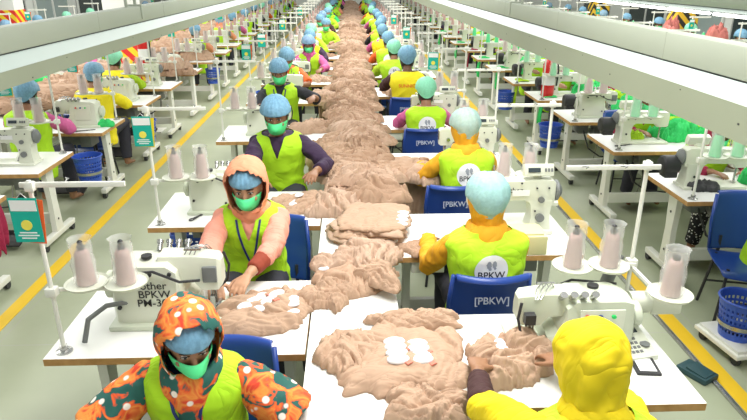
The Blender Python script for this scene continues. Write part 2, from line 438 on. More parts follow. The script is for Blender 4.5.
def make_lockstitch():
    r = proto('sewing_machine')   # origin: needle point on table top, arm to +x
    MB().box((.20, .02, .012), (.50, .18, .024), bev=.008).build('bed', M_CREAM, r)
    b = MB()
    # pillar and arm as one casting
    R = []
    for z, x0, x1, d in ((.02, .31, .44, .13), (.10, .325, .43, .11), (.17, .315, .435, .115), (.20, .30, .44, .12)):
        R.append([(x0, .02 - d / 2, z), (x1, .02 - d / 2, z), (x1, .02 + d / 2, z), (x0, .02 + d / 2, z)])
    b.rings(R)
    R = []
    for x, z0, z1, d in ((-.045, .165, .30, .085), (-.03, .155, .315, .10), (.05, .155, .318, .105), (.08, .19, .318, .105), (.28, .195, .325, .115), (.32, .17, .33, .12), (.43, .16, .33, .12), (.455, .18, .31, .10)):
        q = []
        for k in range(12):
            a = 2 * pi * k / 12 + pi / 12
            sx, sz = cos(a), sin(a)
            f = 1 / max(abs(sx), abs(sz)) ** .7
            q.append((x, .02 + sx * f * d / 2 * .98, (z0 + z1) / 2 + sz * f * (z1 - z0) / 2 * .98))
        R.append(q)
    b.rings(R); b.build('arm', M_CREAM, r, angle=30)
    MB().lathe([(.02, 0), (.055, .003), (.062, .012), (.062, .022), (.05, .03), (.03, .045), (.012, .047)], n=24, M=Matrix.Translation((.455, .02, .245)) @ Matrix.Rotation(pi / 2, 4, 'Y')).build('handwheel', M_GREYM, r)
    MB().cyl((0, 0, .165), (0, 0, .05), .006, n=8).cyl((0, 0, .05), (0, 0, .02), .0025, n=6).build('needle_bar', M_STEEL, r)
    MB().cyl((.012, .012, .165), (.012, .012, .04), .006, n=8).box((.005, .0, .03), (.02, .045, .008)).box((.012, .02, .04), (.012, .01, .03)).build('presser_foot', M_STEEL, r)
    MB().box((-.048, .01, .25), (.006, .07, .08), bev=.002).build('face_plate', M_STEEL, r)
    MB().cyl((.03, -.035, .22), (.03, -.055, .22), .016, n=14).cyl((.03, -.05, .22), (.03, -.062, .22), .01, n=12).build('tension_dial', M_STEEL, r)
    MB().cyl((.37, -.04, .10), (.37, -.06, .10), .025, n=16).cyl((.37, -.04, .21), (.37, -.055, .21), .018, n=16).build('stitch_dial', M_GREYM, r)
    MB().tube([(.10, .02, .325), (.10, .02, .40)], .005, 6).tube([(.0, .01, .315), (.0, -.02, .345), (.03, -.03, .33)], .004, 6).cyl((.07, .05, .32), (.07, .05, .345), .01, n=8).build('thread_guide', M_STEEL, r)
    MB().box((.25, -.042, .25), (.10, .004, .035)).build('spec_plate', M_SIGNW, r)
    lettering('brand_lettering', 'brother', .045, Matrix.Translation((.19, -.0405, .265)) @ Matrix.Rotation(pi / 2, 4, 'X'), M_INK, r)
    MB().cyl((.46, .02, .245), (.475, .02, .245), .05, n=18).build('wheel_hub', M_DARK, r)
    for x, z in ((.12, .29), (.25, .31), (.34, .14), (.34, .28), (.41, .28)): MB().cyl((x, -.043, z), (x, -.047, z), .006, n=8).build('screw', M_DARK, r)
    for x, z in ((.15, .25), (.30, .25), (.37, .25), (.37, .10)): MB().cyl((x, .081, z), (x, .086, z), .010, n=8).build('screw', M_DARK, r)
    # operation panel on top of the arm
    p = MB().box((.35, .0, .375), (.17, .05, .07), rot=Euler((-.35, 0, 0)), bev=.006).box((.35, .02, .335), (.05, .04, .03)).build('operation_panel', M_CREAM, r)
    MB().box((.32, -.028, .383), (.07, .004, .026), rot=Euler((-.35, 0, 0))).build('display', M_LCD, p)
    k = MB()
    for i in range(3): k.box((.385 + i * .018, -.028, .383), (.011, .004, .02), rot=Euler((-.35, 0, 0)))
    k.build('button', M_GREYM, p)
    return r
def make_overlock(text=True):
    r = proto('overlock_machine')
    MB().box((.17, .04, .012), (.48, .26, .024), bev=.008).build('base_plate', M_CREAM2, r)
    b = MB()
    R = []
    for x, y0, y1, z0, z1 in ((.06, -.05, .13, .02, .10), (.10, -.07, .14, .02, .13), (.12, -.07, .14, .02, .26), (.16, -.06, .14, .02, .29), (.34, -.06, .14, .02, .29), (.38, -.05, .13, .02, .27), (.40, -.02, .10, .03, .22)):
        R.append([(x, y0, z0), (x, (y0 + y1) / 2, z0 - .002), (x, y1, z0), (x, y1 + .003, (z0 + z1) / 2), (x, y1 - .015, z1 - .015), (x, (y0 + y1) / 2, z1), (x, y0 + .015, z1 - .015), (x, y0 - .003, (z0 + z1) / 2)])
    b.rings(R); b.build('body', M_CREAM, r, angle=30)
    b = MB()
    R = []
    for x, z0, z1, d in ((-.055, .16, .27, .07), (-.04, .145, .285, .10), (.03, .145, .295, .11), (.06, .19, .297, .11), (.20, .20, .30, .12)):
        R.append([(x, .03 - d / 2, z0), (x, .03 + d / 2, z0), (x, .03 + d / 2 + .004, (z0 + z1) / 2), (x, .03 + d / 2 - .01, z1), (x, .03 - d / 2 + .01, z1), (x, .03 - d / 2 - .004, (z0 + z1) / 2)])
    b.rings(R); b.build('arm', M_CREAM, r, angle=30)
    MB().cyl((0, 0, .15), (0, 0, .04), .007, n=8).cyl((.012, 0, .15), (.012, 0, .05), .004, n=6).cyl((-.012, .01, .15), (-.012, .01, .045), .005, n=6).build('needle_bar', M_STEEL, r)
    MB().box((0, -.01, .032), (.05, .07, .012), bev=.003).box((0, .03, .06), (.02, .02, .06)).build('presser_foot', M_STEEL, r)
    MB().tube([(-.05, -.03, .27), (-.065, -.05, .20), (-.05, -.06, .12), (-.01, -.07, .08)], .006, 6).box((-.02, -.05, .20), (.04, .03, .05)).build('take_up_lever', M_DARK, r)
    for i in range(4):
        MB().cyl((.10 + i * .04, -.02, .285), (.10 + i * .04, -.045, .315), .011, n=10).cyl((.10 + i * .04, -.04, .31), (.10 + i * .04, -.05, .322), .015, n=10).build('tension_knob', M_STEEL, r)
    MB().cyl((.25, .06, .29), (.25, .06, .302), .022, n=16).build('oil_cap', M_DARK, r)
    MB().lathe([(.02, 0), (.055, .003), (.06, .012), (.06, .03), (.04, .04), (.012, .042)], n=20, M=Matrix.Translation((.40, .04, .16)) @ Matrix.Rotation(pi / 2, 4, 'Y')).build('handwheel', M_CREAM2, r)
    MB().box((.25, -.067, .17), (.17, .008, .16), bev=.003).build('front_cover', M_CREAM, r)
    for i, c in enumerate((M_RED, M_BLUE, M_GREENC)):
        MB().cyl((.19 + i * .05, -.072, .22), (.19 + i * .05, -.08, .22), .009, n=8).build('thread_port', c, r)
    for x, z in ((.14, .25), (.22, .25), (.32, .24), (.36, .10), (.14, .08)): MB().cyl((x, .138, z), (x, .147, z), .009, n=8).build('screw', M_DARK, r)
    MB().tube([(.36, .10, .28), (.30, .15, .26), (.20, .155, .27), (.10, .15, .22), (.03, .10, .20)], .006, 6).build('air_hose', M_DARK, r)
    MB().box((-.01, .085, .22), (.06, .02, .07), bev=.004).build('needle_guard', M_GREYM, r)
    g = MB()
    for i in range(3): g.tube([(.06 + i * .02, .06, .285), (.04 + i * .02, .04, .325), (.01 + i * .02, .0, .32), (.0 + i * .01, -.03, .285)], .003, 5)
    g.box((.06, .05, .32), (.07, .010, .008)); g.build('thread_guide', M_STEEL, r)
    return r
def make_motor_unit():
    o = MB().lathe([(.03, 0), (.068, .004), (.072, .02), (.072, .12), (.06, .135), (.02, .137)], n=22, M=Matrix.Rotation(pi / 2, 4, 'Y')).box((.06, .0, -.06), (.10, .10, .08), bev=.01).build('drive_motor', [M_DARK]); PROTO.append(o); return o
def make_machine_far():
    mb = MB().box((.2, .02, .012), (.48, .18, .024)).box((.37, .02, .12), (.11, .12, .22)).box((.2, .02, .26), (.48, .11, .12), bev=.02).box((.0, .02, .2), (.09, .10, .1))
    mb.cyl((.45, .02, .245), (.49, .02, .245), .06, n=12, mi=1).cyl((0, 0, .16), (0, 0, .02), .006, n=6, mi=1).cyl((.1, .02, .3), (.1, .02, .4), .005, n=5, mi=1)
    o = mb.build('sewing_machine', [M_CREAM, M_GREYM]); PROTO.append(o); return o

def make_stand(tag_card=True):
    """thread stand: origin at the pole foot on the table top"""
    r = proto('thread_stand')
    MB().cyl((0, 0, .0), (0, 0, .80), .0095, n=12).build('pole', M_METAL, r)
    MB().lathe([(.035, 0), (.035, .006), (.018, .012), (.018, .03)], n=16).build('foot_plate', M_STEEL, r)
    MB().box((0, 0, .30), (.045, .04, .04), bev=.004).box((-.14, -.02, .30), (.30, .014, .014)).build('lower_bracket', M_METAL, r)
    MB().box((-.16, -.02, .775), (.42, .014, .022), bev=.003).box((0, 0, .775), (.036, .03, .04), bev=.005).build('guide_arm', M_METAL, r)
    for x in (-.13, -.30):
        pl = MB().lathe([(.010, .302), (.085, .306), (.092, .316), (.092, .319), (.084, .311), (.010, .311)], (x, -.05, 0), n=28).build('spool_plate', M_CREAM, r)
        MB().cyl((x, -.05, .308), (x, -.05, .50), .006, n=8).ball((x, -.05, .505), .012).build('spindle', M_DARK, pl)
        MB().tube([(x, -.02, .78), (x, -.05, .79), (x + .012, -.06, .79), (x, -.065, .785)], .003, 5).build('thread_eye', M_STEEL, r)
    return r
def make_stand_far():
    mb = MB().cyl((0, 0, 0), (0, 0, .8), .012, n=6).box((-.16, -.02, .775), (.42, .018, .03)).box((-.14, -.02, .3), (.3, .014, .014))
    for x in (-.13, -.30): mb.lathe([(.09, .304), (.09, .314)], (x, -.05, 0), n=12).cyl((x, -.05, .3), (x, -.05, .5), .006, n=5)
    o = mb.build('thread_stand', M_METAL); PROTO.append(o); return o
def make_cone():
    r = proto('thread_cone')
    pr = [(.036, 0), (.040, .004)] + [(.039 - .010 * i / 9 + .0012 * (i % 2), .012 + i * .0145) for i in range(10)] + [(.024, .155), (.022, .16)]
    MB().lathe(pr, n=20).build('thread', M_THREAD, r)
    MB().lathe([(.012, .158), (.015, .16), (.016, .178), (.010, .180)], n=14).build('core', M_DARK, r)
    rings_ = []
    for i, (rr, z) in enumerate([(.046, .002), (.052, .02), (.047, .06), (.050, .10), (.042, .14), (.046, .17), (.044, .20), (.05, .212)]):
        rings_.append([(cos(2 * pi * k / 22) * rr * (1 + .06 * sin(k * 5 + i * 2)), sin(2 * pi * k / 22) * rr * (1 + .06 * sin(k * 3 + i)), z) for k in range(22)])
    MB().rings(rings_, False, False).build('clear_bag', M_BAG, r, angle=180)
    return r
def make_cone_far():
    o = MB().lathe([(.04, 0), (.042, .01), (.03, .15), (.022, .16), (.014, .175)], n=10).build('thread_cone', M_THREAD); PROTO.append(o); return o

def make_card():
    r = proto('hanging_card')     # origin at the top edge middle
    MB().box((0, 0, -.095), (.115, .003, .19)).build('card', M_TEAL, r, smooth=False)
    MB().box((.012, .006, -.10), (.115, .003, .19), rot=Euler((0, .09, 0))).build('back_card', M_ORANGE, r, smooth=False)
    MB().cyl((0, -.002, -.115), (0, -.0045, -.115), .022, n=20).build('printed_sun', M_SUN, r, smooth=False)
    MB().box((0, -.0025, -.032), (.105, .002, .045)).build('heading_band', M_SIGNW, r, smooth=False)
    g = MB()
    for i, wd in enumerate((.07, .085, .06)): g.box((0, -.0025, -.148 - i * .012), (wd, .002, .005))
    g.build('printed_line', M_SIGNW, r, smooth=False)
    MB().tube([(-.02, 0, 0), (0, 0, .02), (.02, 0, 0)], .0015, 5).build('string', M_SIGNW, r)
    return r

def perforated(rb, rt, h, z0, n=30, rows=7, ox=0, oy=0, sq=False):
    mb = MB()
    def pt(k, t, rad=None):
        a = 2 * pi * k / n; rr = rb + (rt - rb) * t
        x, y = cos(a) * rr, sin(a) * rr
        if sq:
            f = rr / max(abs(cos(a)), abs(sin(a))) / rr; f = min(f, 1.3); x *= f * 1.25; y *= f * .9
        return Vector((x, y, z0 + h * t))
    for i in range(rows):
        for k in range(n):
            a, b, c, d = pt(k, i / rows), pt(k + 1, i / rows), pt(k + 1, (i + 1) / rows), pt(k, (i + 1) / rows)
            m = (a + b + c + d) / 4
            hs = .0 if i in (0, rows - 1) else .56
            if hs == 0: mb.add([a, b, c, d], [(0, 1, 2, 3)]); continue
            q = [m + (p - m) * hs for p in (a, b, c, d)]
            # octagonal-looking hole
            mb.add([a, b, c, d] + q, [(0, 1, 5, 4), (1, 2, 6, 5), (2, 3, 7, 6), (3, 0, 4, 7)])
    mb.f.append(tuple(range(len(mb.v), len(mb.v) + n))); mb.m.append(0)
    mb.v += [pt(k, 0) for k in range(n)]
    return mb
def make_basket():
    r = proto('plastic_basket')
    mb = perforated(.105, .14, .27, 0)
    me = evalmesh(mb.mesh(), [('SOLIDIFY', dict(thickness=.005))])
    link('perforated_shell', me, M_BASK, r, angle=60)
    MB().tube([(cos(2 * pi * k / 28) * .143, sin(2 * pi * k / 28) * .143, .27) for k in range(29)], .008, 6).build('rim', M_BASK, r)
    mb = MB().lathe([(.122, .085), (.126, .085), (.130, .115), (.126, .115)], n=28, caps=False); mb.build('steel_band', M_STEEL, r)
    return r
def make_crate():
    r = proto('plastic_crate')
    me = evalmesh(perforated(.12, .14, .22, 0, n=28, rows=6, sq=True).mesh(), [('SOLIDIFY', dict(thickness=.005))])
    link('perforated_shell', me, M_BASK, r, angle=60)
    return r
def make_chair():
    r = proto('plastic_chair')   # seat faces +y
    R = []
    # back shell: curved sheet with rolled rim
    n = 14
    def sheet(z, t):
        wd = .205 + .015 * sin(t * pi) - .03 * max(0, t - .8) * 5 * .4
        return [Vector((wd * (2 * k / n - 1), -.20 - .07 * t + .055 * (2 * k / n - 1) ** 2 + .0 * z, z)) for k in range(n + 1)]
    rows = [sheet(.46 + .40 * t, t) for t in [i / 10 for i in range(11)]]
    top = rows[-1]
    rows += [[p + Vector((0, -.012, .014)) for p in top], [p + Vector((0, -.032, .012)) for p in top], [p + Vector((0, -.040, -.012)) for p in top]]
    mb = MB().rings(rows, False, False, closed=False)
    me = evalmesh(mb.mesh(), [('SOLIDIFY', dict(thickness=.008)), ('SUBSURF', dict(levels=1, render_levels=1))])
    bk = link('backrest', me, M_BLUE, r, angle=180)
    for s in (-1, 1):
        MB().tube([(s * .205, -.145, .47), (s * .213, -.18, .68), (s * .20, -.215, .86)], .013, 8).build('side_rim', M_BLUE, bk, angle=180)
    lettering('moulded_lettering', '[PBKW]', .055, Matrix.Translation((0, -.262, .73)) @ Matrix.Rotation(pi / 2 - .16, 4, 'X'), M_LETTER, bk)
    rows = []
    for i in range(9):
        t = i / 8
        rows.append([Vector((.205 * (2 * k / 10 - 1), -.20 + .42 * t, .455 - .02 * sin(t * pi) - .02 * (1 - (2 * k / 10 - 1) ** 2) - (.04 * max(0, t - .85) / .15))) for k in range(11)])
    me = evalmesh(MB().rings(rows, False, False, closed=False).mesh(), [('SOLIDIFY', dict(thickness=.01)), ('SUBSURF', dict(levels=1, render_levels=1))])
    link('seat', me, M_BLUE, r, angle=180)
    for sx in (-1, 1):
        for sy in (-1, 1):
            MB().tube([(sx * .15, sy * .14, .44), (sx * .19, sy * .20, .012)], .011, 8).build('leg', M_DARK, r)
    for s in (-1, 1):
        MB().tube([(-.17, s * .17, .2), (.17, s * .17, .2)], .008, 6).build('stretcher', M_DARK, r)
        MB().box((s * .13, -.185, .5), (.02, .02, .12)).build('back_support', M_DARK, r)
    return r
def make_panel():
    r = proto('control_panel')
    b = MB(); R = []
    for y, z in ((0, .03), (.19, .075)):
        pass
    b.add([(-.075, 0, 0), (.075, 0, 0), (.075, .18, 0), (-.075, .18, 0), (-.075, 0, .022), (.075, 0, .022), (.075, .18, .085), (-.075, .18, .085)],
          [(0, 3, 2, 1), (4, 5, 6, 7), (0, 1, 5, 4), (1, 2, 6, 5), (2, 3, 7, 6), (3, 0, 4, 7)]); b.build('housing', M_CREAM, r, smooth=False)
    th = atan2(.063, .18); rt = Euler((th, 0, 0))
    def on(x, y): return (x, y, .023 + y * .35)
    MB().box(on(0, .145), (.10, .045, .003), rot=rt).build('display', M_LCD, r)
    k = MB()
    for i in range(4):
        for j in range(4): k.box(on(-.05 + i * .02, .03 + j * .022), (.013, .013, .004), rot=rt)
    k.cyl(on(.045, .06), (.045, .06, .049), .022, n=14)
    k.build('button', M_GREYM, r)
    return r
def make_spool_pad():
    return None
# ------------------------------------------------------------------ cloth
def cloth(seed, wd, d, h, n=44, lobes=.22, sleeves=0, fold=1.0, fs=1.0, thin=.010):
    """a crumpled garment: closed, folded outline, soft ridges"""
    off = Vector((seed * 7.3, seed * 3.1, seed * 1.7))
    def nz(x, y, f, z=0): return noise.noise(Vector((x * f, y * f, z)) + off)
    verts = []; faces = []
    ang = []
    for i in range(n + 1):
        for j in range(n + 1):
            u, v = 2 * i / n - 1, 2 * j / n - 1
            # square to disc
            x, y = u * sqrt(1 - v * v / 2), v * sqrt(1 - u * u / 2)
            rr = min(1, sqrt(x * x + y * y)); a = atan2(y, x)
            sq = 1 / max(abs(cos(a)), abs(sin(a))) ** .55
            ra = 1 + lobes * (nz(cos(a) * 1.3, sin(a) * 1.3, 1.0, 5) * 1.9 + .25 * nz(cos(a) * 3, sin(a) * 3, 1.3, 9))
            ra += lobes * 1.3 * (.28 - abs(nz(cos(a) * 2.2, sin(a) * 2.2, 1.1, 13))) + lobes * .5 * (.2 - abs(nz(cos(a) * 5, sin(a) * 5, 1.2, 17)))
            if sleeves: ra += sleeves * (max(0, cos(a - .7)) ** 14 + max(0, cos(a - pi + .7)) ** 14)
            ra *= sq
            X, Y = x * ra, y * ra
            wx, wy = X + .30 * nz(X, Y, 1.6 * fs, 2), Y + .30 * nz(X, Y, 1.6 * fs, 4)
            th = 1.6 * nz(X, Y, .7 * fs, 6) + seed
            px, py = wx * cos(th) + wy * sin(th), -wx * sin(th) + wy * cos(th)
            r1 = min(1, abs(noise.noise(Vector((px * 2.9 * fs, py * .75 * fs, 1)) + off)) * 3.2) ** .62
            r2 = min(1, abs(noise.noise(Vector((px * 6.5 * fs, py * 1.6 * fs, 7)) + off)) * 3.2) ** .62
            r3 = noise.noise(Vector((px * 2 * fs, py * 2 * fs, 3)) + off)
            e = min(1, (1 - rr) * 7); e = sqrt(max(0, 1 - (1 - e) ** 2))
            dome = (1 - rr ** 3.2)
            z = e * (thin + h * dome * (.25 + .35 * r3) + fold * h * (.62 * r1 + .26 * r2) * (.5 + .5 * dome))
            sh = 1 + .012 * sin(a * 23 + seed)
            verts.append((X * wd / 2 * sh, Y * d / 2 * sh, max(z, .0)))
    top = len(verts)
    for i in range(n):
        for j in range(n):
            a = i * (n + 1) + j
            faces.append((a, a + n + 1, a + n + 2, a + 1))
    # underside
    verts += [(x * .99, y * .99, -.001) for x, y, z in verts]
    bd = [i * (n + 1) for i in range(n + 1)] + [n * (n + 1) + j for j in range(1, n + 1)] + [i * (n + 1) + n for i in range(n - 1, -1, -1)] + [j for j in range(n - 1, 0, -1)]
    for k in range(len(bd)):
        a, b = bd[k], bd[(k + 1) % len(bd)]
        faces.append((a, a + top, b + top, b))
    for i in range(n):
        for j in range(n):
            a = i * (n + 1) + j + top
            faces.append((a, a + 1, a + n + 2, a + n + 1))
    me = bpy.data.meshes.new('garment'); me.from_pydata(verts, [], faces); me.update()
    bm = bmesh.new(); bm.from_mesh(me); bmesh.ops.recalc_face_normals(bm, faces=bm.faces[:]); bm.to_mesh(me); bm.free()
    return me
def cups(parent, me, spots, rot=0, size=.052, edge=True):
    """white foam cups lying on a garment (local coordinates)"""
    bvh = BVHTree.FromPolygons([v.co for v in me.vertices], [tuple(p.vertices) for p in me.polygons])
    for (x, y) in spots:
        h = bvh.ray_cast(Vector((x, y, 2)), Vector((0, 0, -1)))
        z = h[0].z if h[0] is not None else .02
        c, s = cos(rot), sin(rot)
        mb = MB().lathe([(1, -.3), (1.0, .03), (.9, .24), (.66, .40), (.34, .49), (.08, .52)], n=18)
        mb.v = [Vector((x + (v.x * size * 1.0 * c - v.y * size * .62 * s), y + (v.x * size * s + v.y * size * .62 * c), z + v.z * size * .45)) for v in mb.v]
        mb.build('foam_cup', M_CUP, parent, angle=60)
    if edge:
        for (x, y) in spots[::2]:
            h = bvh.ray_cast(Vector((x + size * .85, y - size * .5, 2)), Vector((0, 0, -1)))
            if h[0] is None: continue
            MB().box((x + size * .85, y - size * .5, h[0].z + .002), (.03, .022, .006), rz=.6).build('red_marker_patch', M_CUPEDGE, parent)

# ------------------------------------------------------------------ people
HEAD = [(-.05, .050, .040, -.058), (-.015, .050, .066, -.055), (.0, .050, .084, -.055), (.018, .057, .094, -.062), (.045, .065, .093, -.078), (.075, .070, .094, -.09), (.10, .073, .092, -.098),
        (.13, .076, .095, -.102), (.16, .073, .089, -.100), (.185, .064, .072, -.088), (.203, .048, .048, -.066), (.214, .028, .022, -.038)]
def headrow(z):
    if z <= HEAD[0][0]: return HEAD[0][1:]
    for a, b in zip(HEAD, HEAD[1:]):
        if z <= b[0]:
            t = (z - a[0]) / (b[0] - a[0]); return tuple(a[i] + (b[i] - a[i]) * t for i in (1, 2, 3))
    return HEAD[-1][1:]
def headpt(z, phi, off=0):
    """phi measured from the face (+y) towards +x"""
    zz = min(z, .214)
    hw, yf, yb = headrow(zz)
    s, c = sin(phi), cos(phi)
    x = (hw + off) * s; y = (yf + off) * c if c > 0 else (-yb + off) * c
    return Vector((x, y, z))
def seg_ik(S, W, hint, l1, l2):
    S, W = Vector(S), Vector(W); d = W - S; L = min(d.length, (l1 + l2) * .985); dn = d.normalized()
    a = (l1 * l1 - l2 * l2 + L * L) / (2 * L); h = sqrt(max(0, l1 * l1 - a * a))
    hv = Vector(hint); hv = (hv - dn * hv.dot(dn)).normalized()
    return S + dn * a + hv * h, S + dn * L

def hand(mb, W, d, nrm, side, curl=.35, spread=1.0):
    """palm, four fingers of different length and a thumb; nrm = palm side normal"""
    d = Vector(d).normalized(); nrm = Vector(nrm); nrm = (nrm - d * nrm.dot(d)).normalized(); s = d.cross(nrm) * side  # s points to the thumb
    def rg(t, a, b, n=10): return [W + d * t + s * cos(k * 2 * pi / n) * a + nrm * sin(k * 2 * pi / n) * b for k in range(n)]
    R = [rg(-.02, .024, .018), rg(.015, .028, .017), rg(.045, .037, .015), rg(.075, .041, .013), rg(.09, .037, .010)]
    mb.rings(R)
    for i, (o_, L) in enumerate(((.032, .068), (.0105, .078), (-.011, .072), (-.032, .056))):
        p = W + d * .072 + s * o_ * .93; dd = (d + s * (o_ * 3.2 * spread)).normalized(); pts = [p - d * .02, p + dd * .012]; ang = curl * .6
        for q in (.42, .32, .26):
            v = dd * cos(ang) + nrm * sin(ang); pts.append(pts[-1] + v * L * q); ang += curl
        mb.tube(pts, [.0095, .0095, .0088, .008, .0062], 8)
    p = W + d * .018 + s * .02; t1 = (d * .7 + s * .75 + nrm * .25).normalized(); t2 = (d * .95 + s * .25 + nrm * .3).normalized()
    mb.tube([p, p + t1 * .03, p + t1 * .052, p + t1 * .052 + t2 * .024, p + t1 * .052 + t2 * .042], [.013, .012, .0105, .009, .006], 8)

def wrinkle(me, amp, f, seed=0):
    o = Vector((seed, seed * 2.1, 0))
    displace(me, lambda c: amp * (1.4 - 3.2 * abs(noise.noise(c * f + o))) * .6 + amp * .4 * noise.noise(c * f * 2.6 + o))

def person(loc, rz, label, group=None, lean=.20, pitch=.55, yaw=0, roll=0, hl=(-.14, .46, .83), hr=(.14, .46, .83), scale=1,
           vest=M_LIME, shirt=M_PURPLE, skin=M_SKIN, scarf=None, scarfdrape=0, net=M_NET, mask=True, logo=False, cuff=None, sleeve=.9,
           lany=False, lod=0, build=1.0, chest_logo=False, sleevem=None, trousers=M_TROUS, hint=None, hipz=.55, legs=True, stand=False, bigscarf=False, hood=False, nrmL=(0, 0, -1), nrmR=(0, 0, -1), headup=0):
    vox = (.0058, .011, .017)[lod]
    r = empty('person', loc, rz); r.scale = (scale,) * 3
    tag(r, label, 'person', group)
    P0 = Vector((0, 0, hipz)); up = Vector((0, sin(lean), cos(lean))); fw = Vector((0, cos(lean), -sin(lean))); X = Vector((1, 0, 0))
    def T(x, y, t): return P0 + X * x + fw * y + up * t
    def tr(t, hx, hy, off=0, n=24, yo=0):
        out = []
        for k in range(n):
            a = 2 * pi * k / n; c, s = cos(a), sin(a); f = (abs(c) ** 2.5 + abs(s) ** 2.5) ** (-1 / 2.5)
            out.append(T(c * f * (hx * build + off), s * f * (hy * build + off) + yo, t))
        return out
    TOR = [(-.11, .13, .10), (-.06, .168, .125), (.0, .172, .125), (.08, .152, .112), (.17, .142, .105), (.27, .158, .113), (.35, .172, .112), (.41, .170, .098), (.45, .140, .078), (.475, .09, .06)]
    Nk = T(0, .0, .48); Hn = Nk + up * .022 + fw * (.02 + .02 * pitch) + Vector((0, 0, .02 + headup))
    MH = Matrix.Translation(Hn) @ Matrix.Rotation(yaw, 4, 'Z') @ Matrix.Rotation(-pitch, 4, 'X') @ Matrix.Rotation(roll, 4, 'Y')
    # --- limbs
    Sh = {s: T(s * .168 * build, -.005, .415) for s in (-1, 1)}
    EW = {}
    for s, W in ((-1, hl), (1, hr)):
        hi = hint if hint else Vector((s * .9, -.35, -.6))
        if hint: hi = Vector((s * hint[0], hint[1], hint[2]))
        EW[s] = seg_ik(Sh[s], W, hi, .285, .25)
    if stand: K = {s: (Vector((s * .09, .03, .50)), Vector((s * .10, -.01, .08))) for s in (-1, 1)}
    else: K = {s: (Vector((s * .13, .42, hipz + .0)), Vector((s * .14, .36, .09))) for s in (-1, 1)}
    # --- body
    b = MB()
    b.rings([tr(*q) for q in TOR])
    b.tube([Nk - up * .05, Nk + up * .03, MH @ Vector((0, -.008, .01))], [.062, .052, .050], 16)
    HD = MB()
    rows = [[headpt(z, 2 * pi * k / 28) for k in range(28)] for z in [q[0] for q in HEAD]]
    HD.rings(rows)
    HD.tube([(0, .088, .115), (0, .100, .09), (0, .112, .068), (0, .105, .055)], [.007, .010, .014, .009], 8)      # nose
    HD.ball((0, .088, .03), (.022, .012, .010)); HD.ball((0, .086, .018), (.020, .010, .008))                      # lips
    for s in (-1, 1):
        HD.ball((s * .077, -.005, .085), (.010, .020, .032), 8)                                                    # ears
        HD.ball((s * .034, .084, .128), (.022, .008, .007)); HD.ball((s * .045, .075, .07), (.02, .016, .018))      # brow, cheek
    b.add([MH @ v for v in HD.v], HD.f)
    for s in (-1, 1):
        E, W = EW[s]; S = Sh[s]
        b.tube([S + Vector((-s * .05, 0, -.02)), S + Vector((-s * .012, 0, -.014)), S.lerp(E, .5), E, E.lerp(W, .35), E.lerp(W, .75), W], [.042, .044, .043, .037, .038, .030, .024], 12)
        d = (W - E).normalized(); dd = Vector((d.x * .6 - s * .15, d.y + .25, min(0, d.z * .5) - .12)).normalized()
        if lod < 2: hand(b, W, dd, nrmL if s < 0 else nrmR, s * 1.0 if True else 1, curl=.45)
        else: b.tube([W, W + dd * .08, W + dd * .16], [.03, .036, .02], 8)
        if legs:
            k, a = K[s]
            b.tube([P0 + X * s * .09, k, a], [.085, .06, .038], 12)
            b.tube([a - Vector((0, .03, .02)), a + Vector((s * .01, .08, -.04)), a + Vector((s * .02, .17, -.06))], [.036, .034, .022], 10, flat=.8)
    me = remesh(b, vox, 4 if lod == 0 else 2, .4)
    link('body', me, skin, r, angle=180)
    # --- shirt with sleeves
    b = MB(); b.rings([tr(t, hx, hy, .010) for t, hx, hy in TOR[1:]])
    for s in (-1, 1):
        E, W = EW[s]; S = Sh[s]
        if sleeve > .5:
            e = E.lerp(W, (sleeve - .5) * 2)
            b.tube([S + Vector((-s * .06, 0, -.02)), S + Vector((-s * .01, 0, -.012)), S.lerp(E, .5), E, e], [.05, .056, .060, .057, .046], 14)
        else:
            b.tube([S + Vector((-s * .06, 0, -.02)), S + Vector((-s * .01, 0, -.012)), S.lerp(E, sleeve * 2)], [.05, .057, .066], 14)
    me = remesh(b, max(vox, .008), 4); wrinkle(me, .011, 10, 3)
    link('shirt', me, shirt, r, angle=180)
    if sleevem:
        for s in (-1, 1):
            E, W = EW[s]; S = Sh[s]; e = S.lerp(E, .98)
            q = MB().tube([S + Vector((-s * .03, 0, -.02)), S + Vector((s * .0, 0, -.01)), S.lerp(E, .4), S.lerp(E, .75), e], [.045, .062, .084, .098, .108], 20)
            me = remesh(q, .008, 4); wrinkle(me, .010, 9, 7 + s); link('draped_sleeve', me, sleevem, r, angle=180)
    if cuff:
        for s in (-1, 1):
            b = MB(); E, W = EW[s]; b.tube([E.lerp(W, .05), E.lerp(W, .4), E.lerp(W, .78)], [.050, .047, .040], 14)
            me = remesh(b, .008, 2); wrinkle(me, .003, 22, 5); link('cuff', me, cuff, r, angle=180)
    if legs:
        b = MB()
        b.rings([tr(t, hx, hy, .012) for t, hx, hy in TOR[:3]])
        for s in (-1, 1):
            k, a = K[s]; b.tube([P0 + X * s * .085, P0.lerp(k, .5) + X * s * .04, k, k.lerp(a, .5), a + Vector((0, 0, .03))], [.10, .092, .082, .068, .062], 14)
        me = remesh(b, max(vox, .011), 4); wrinkle(me, .006, 8, 1); link('trousers', me, trousers, r, angle=180)
    vb = None
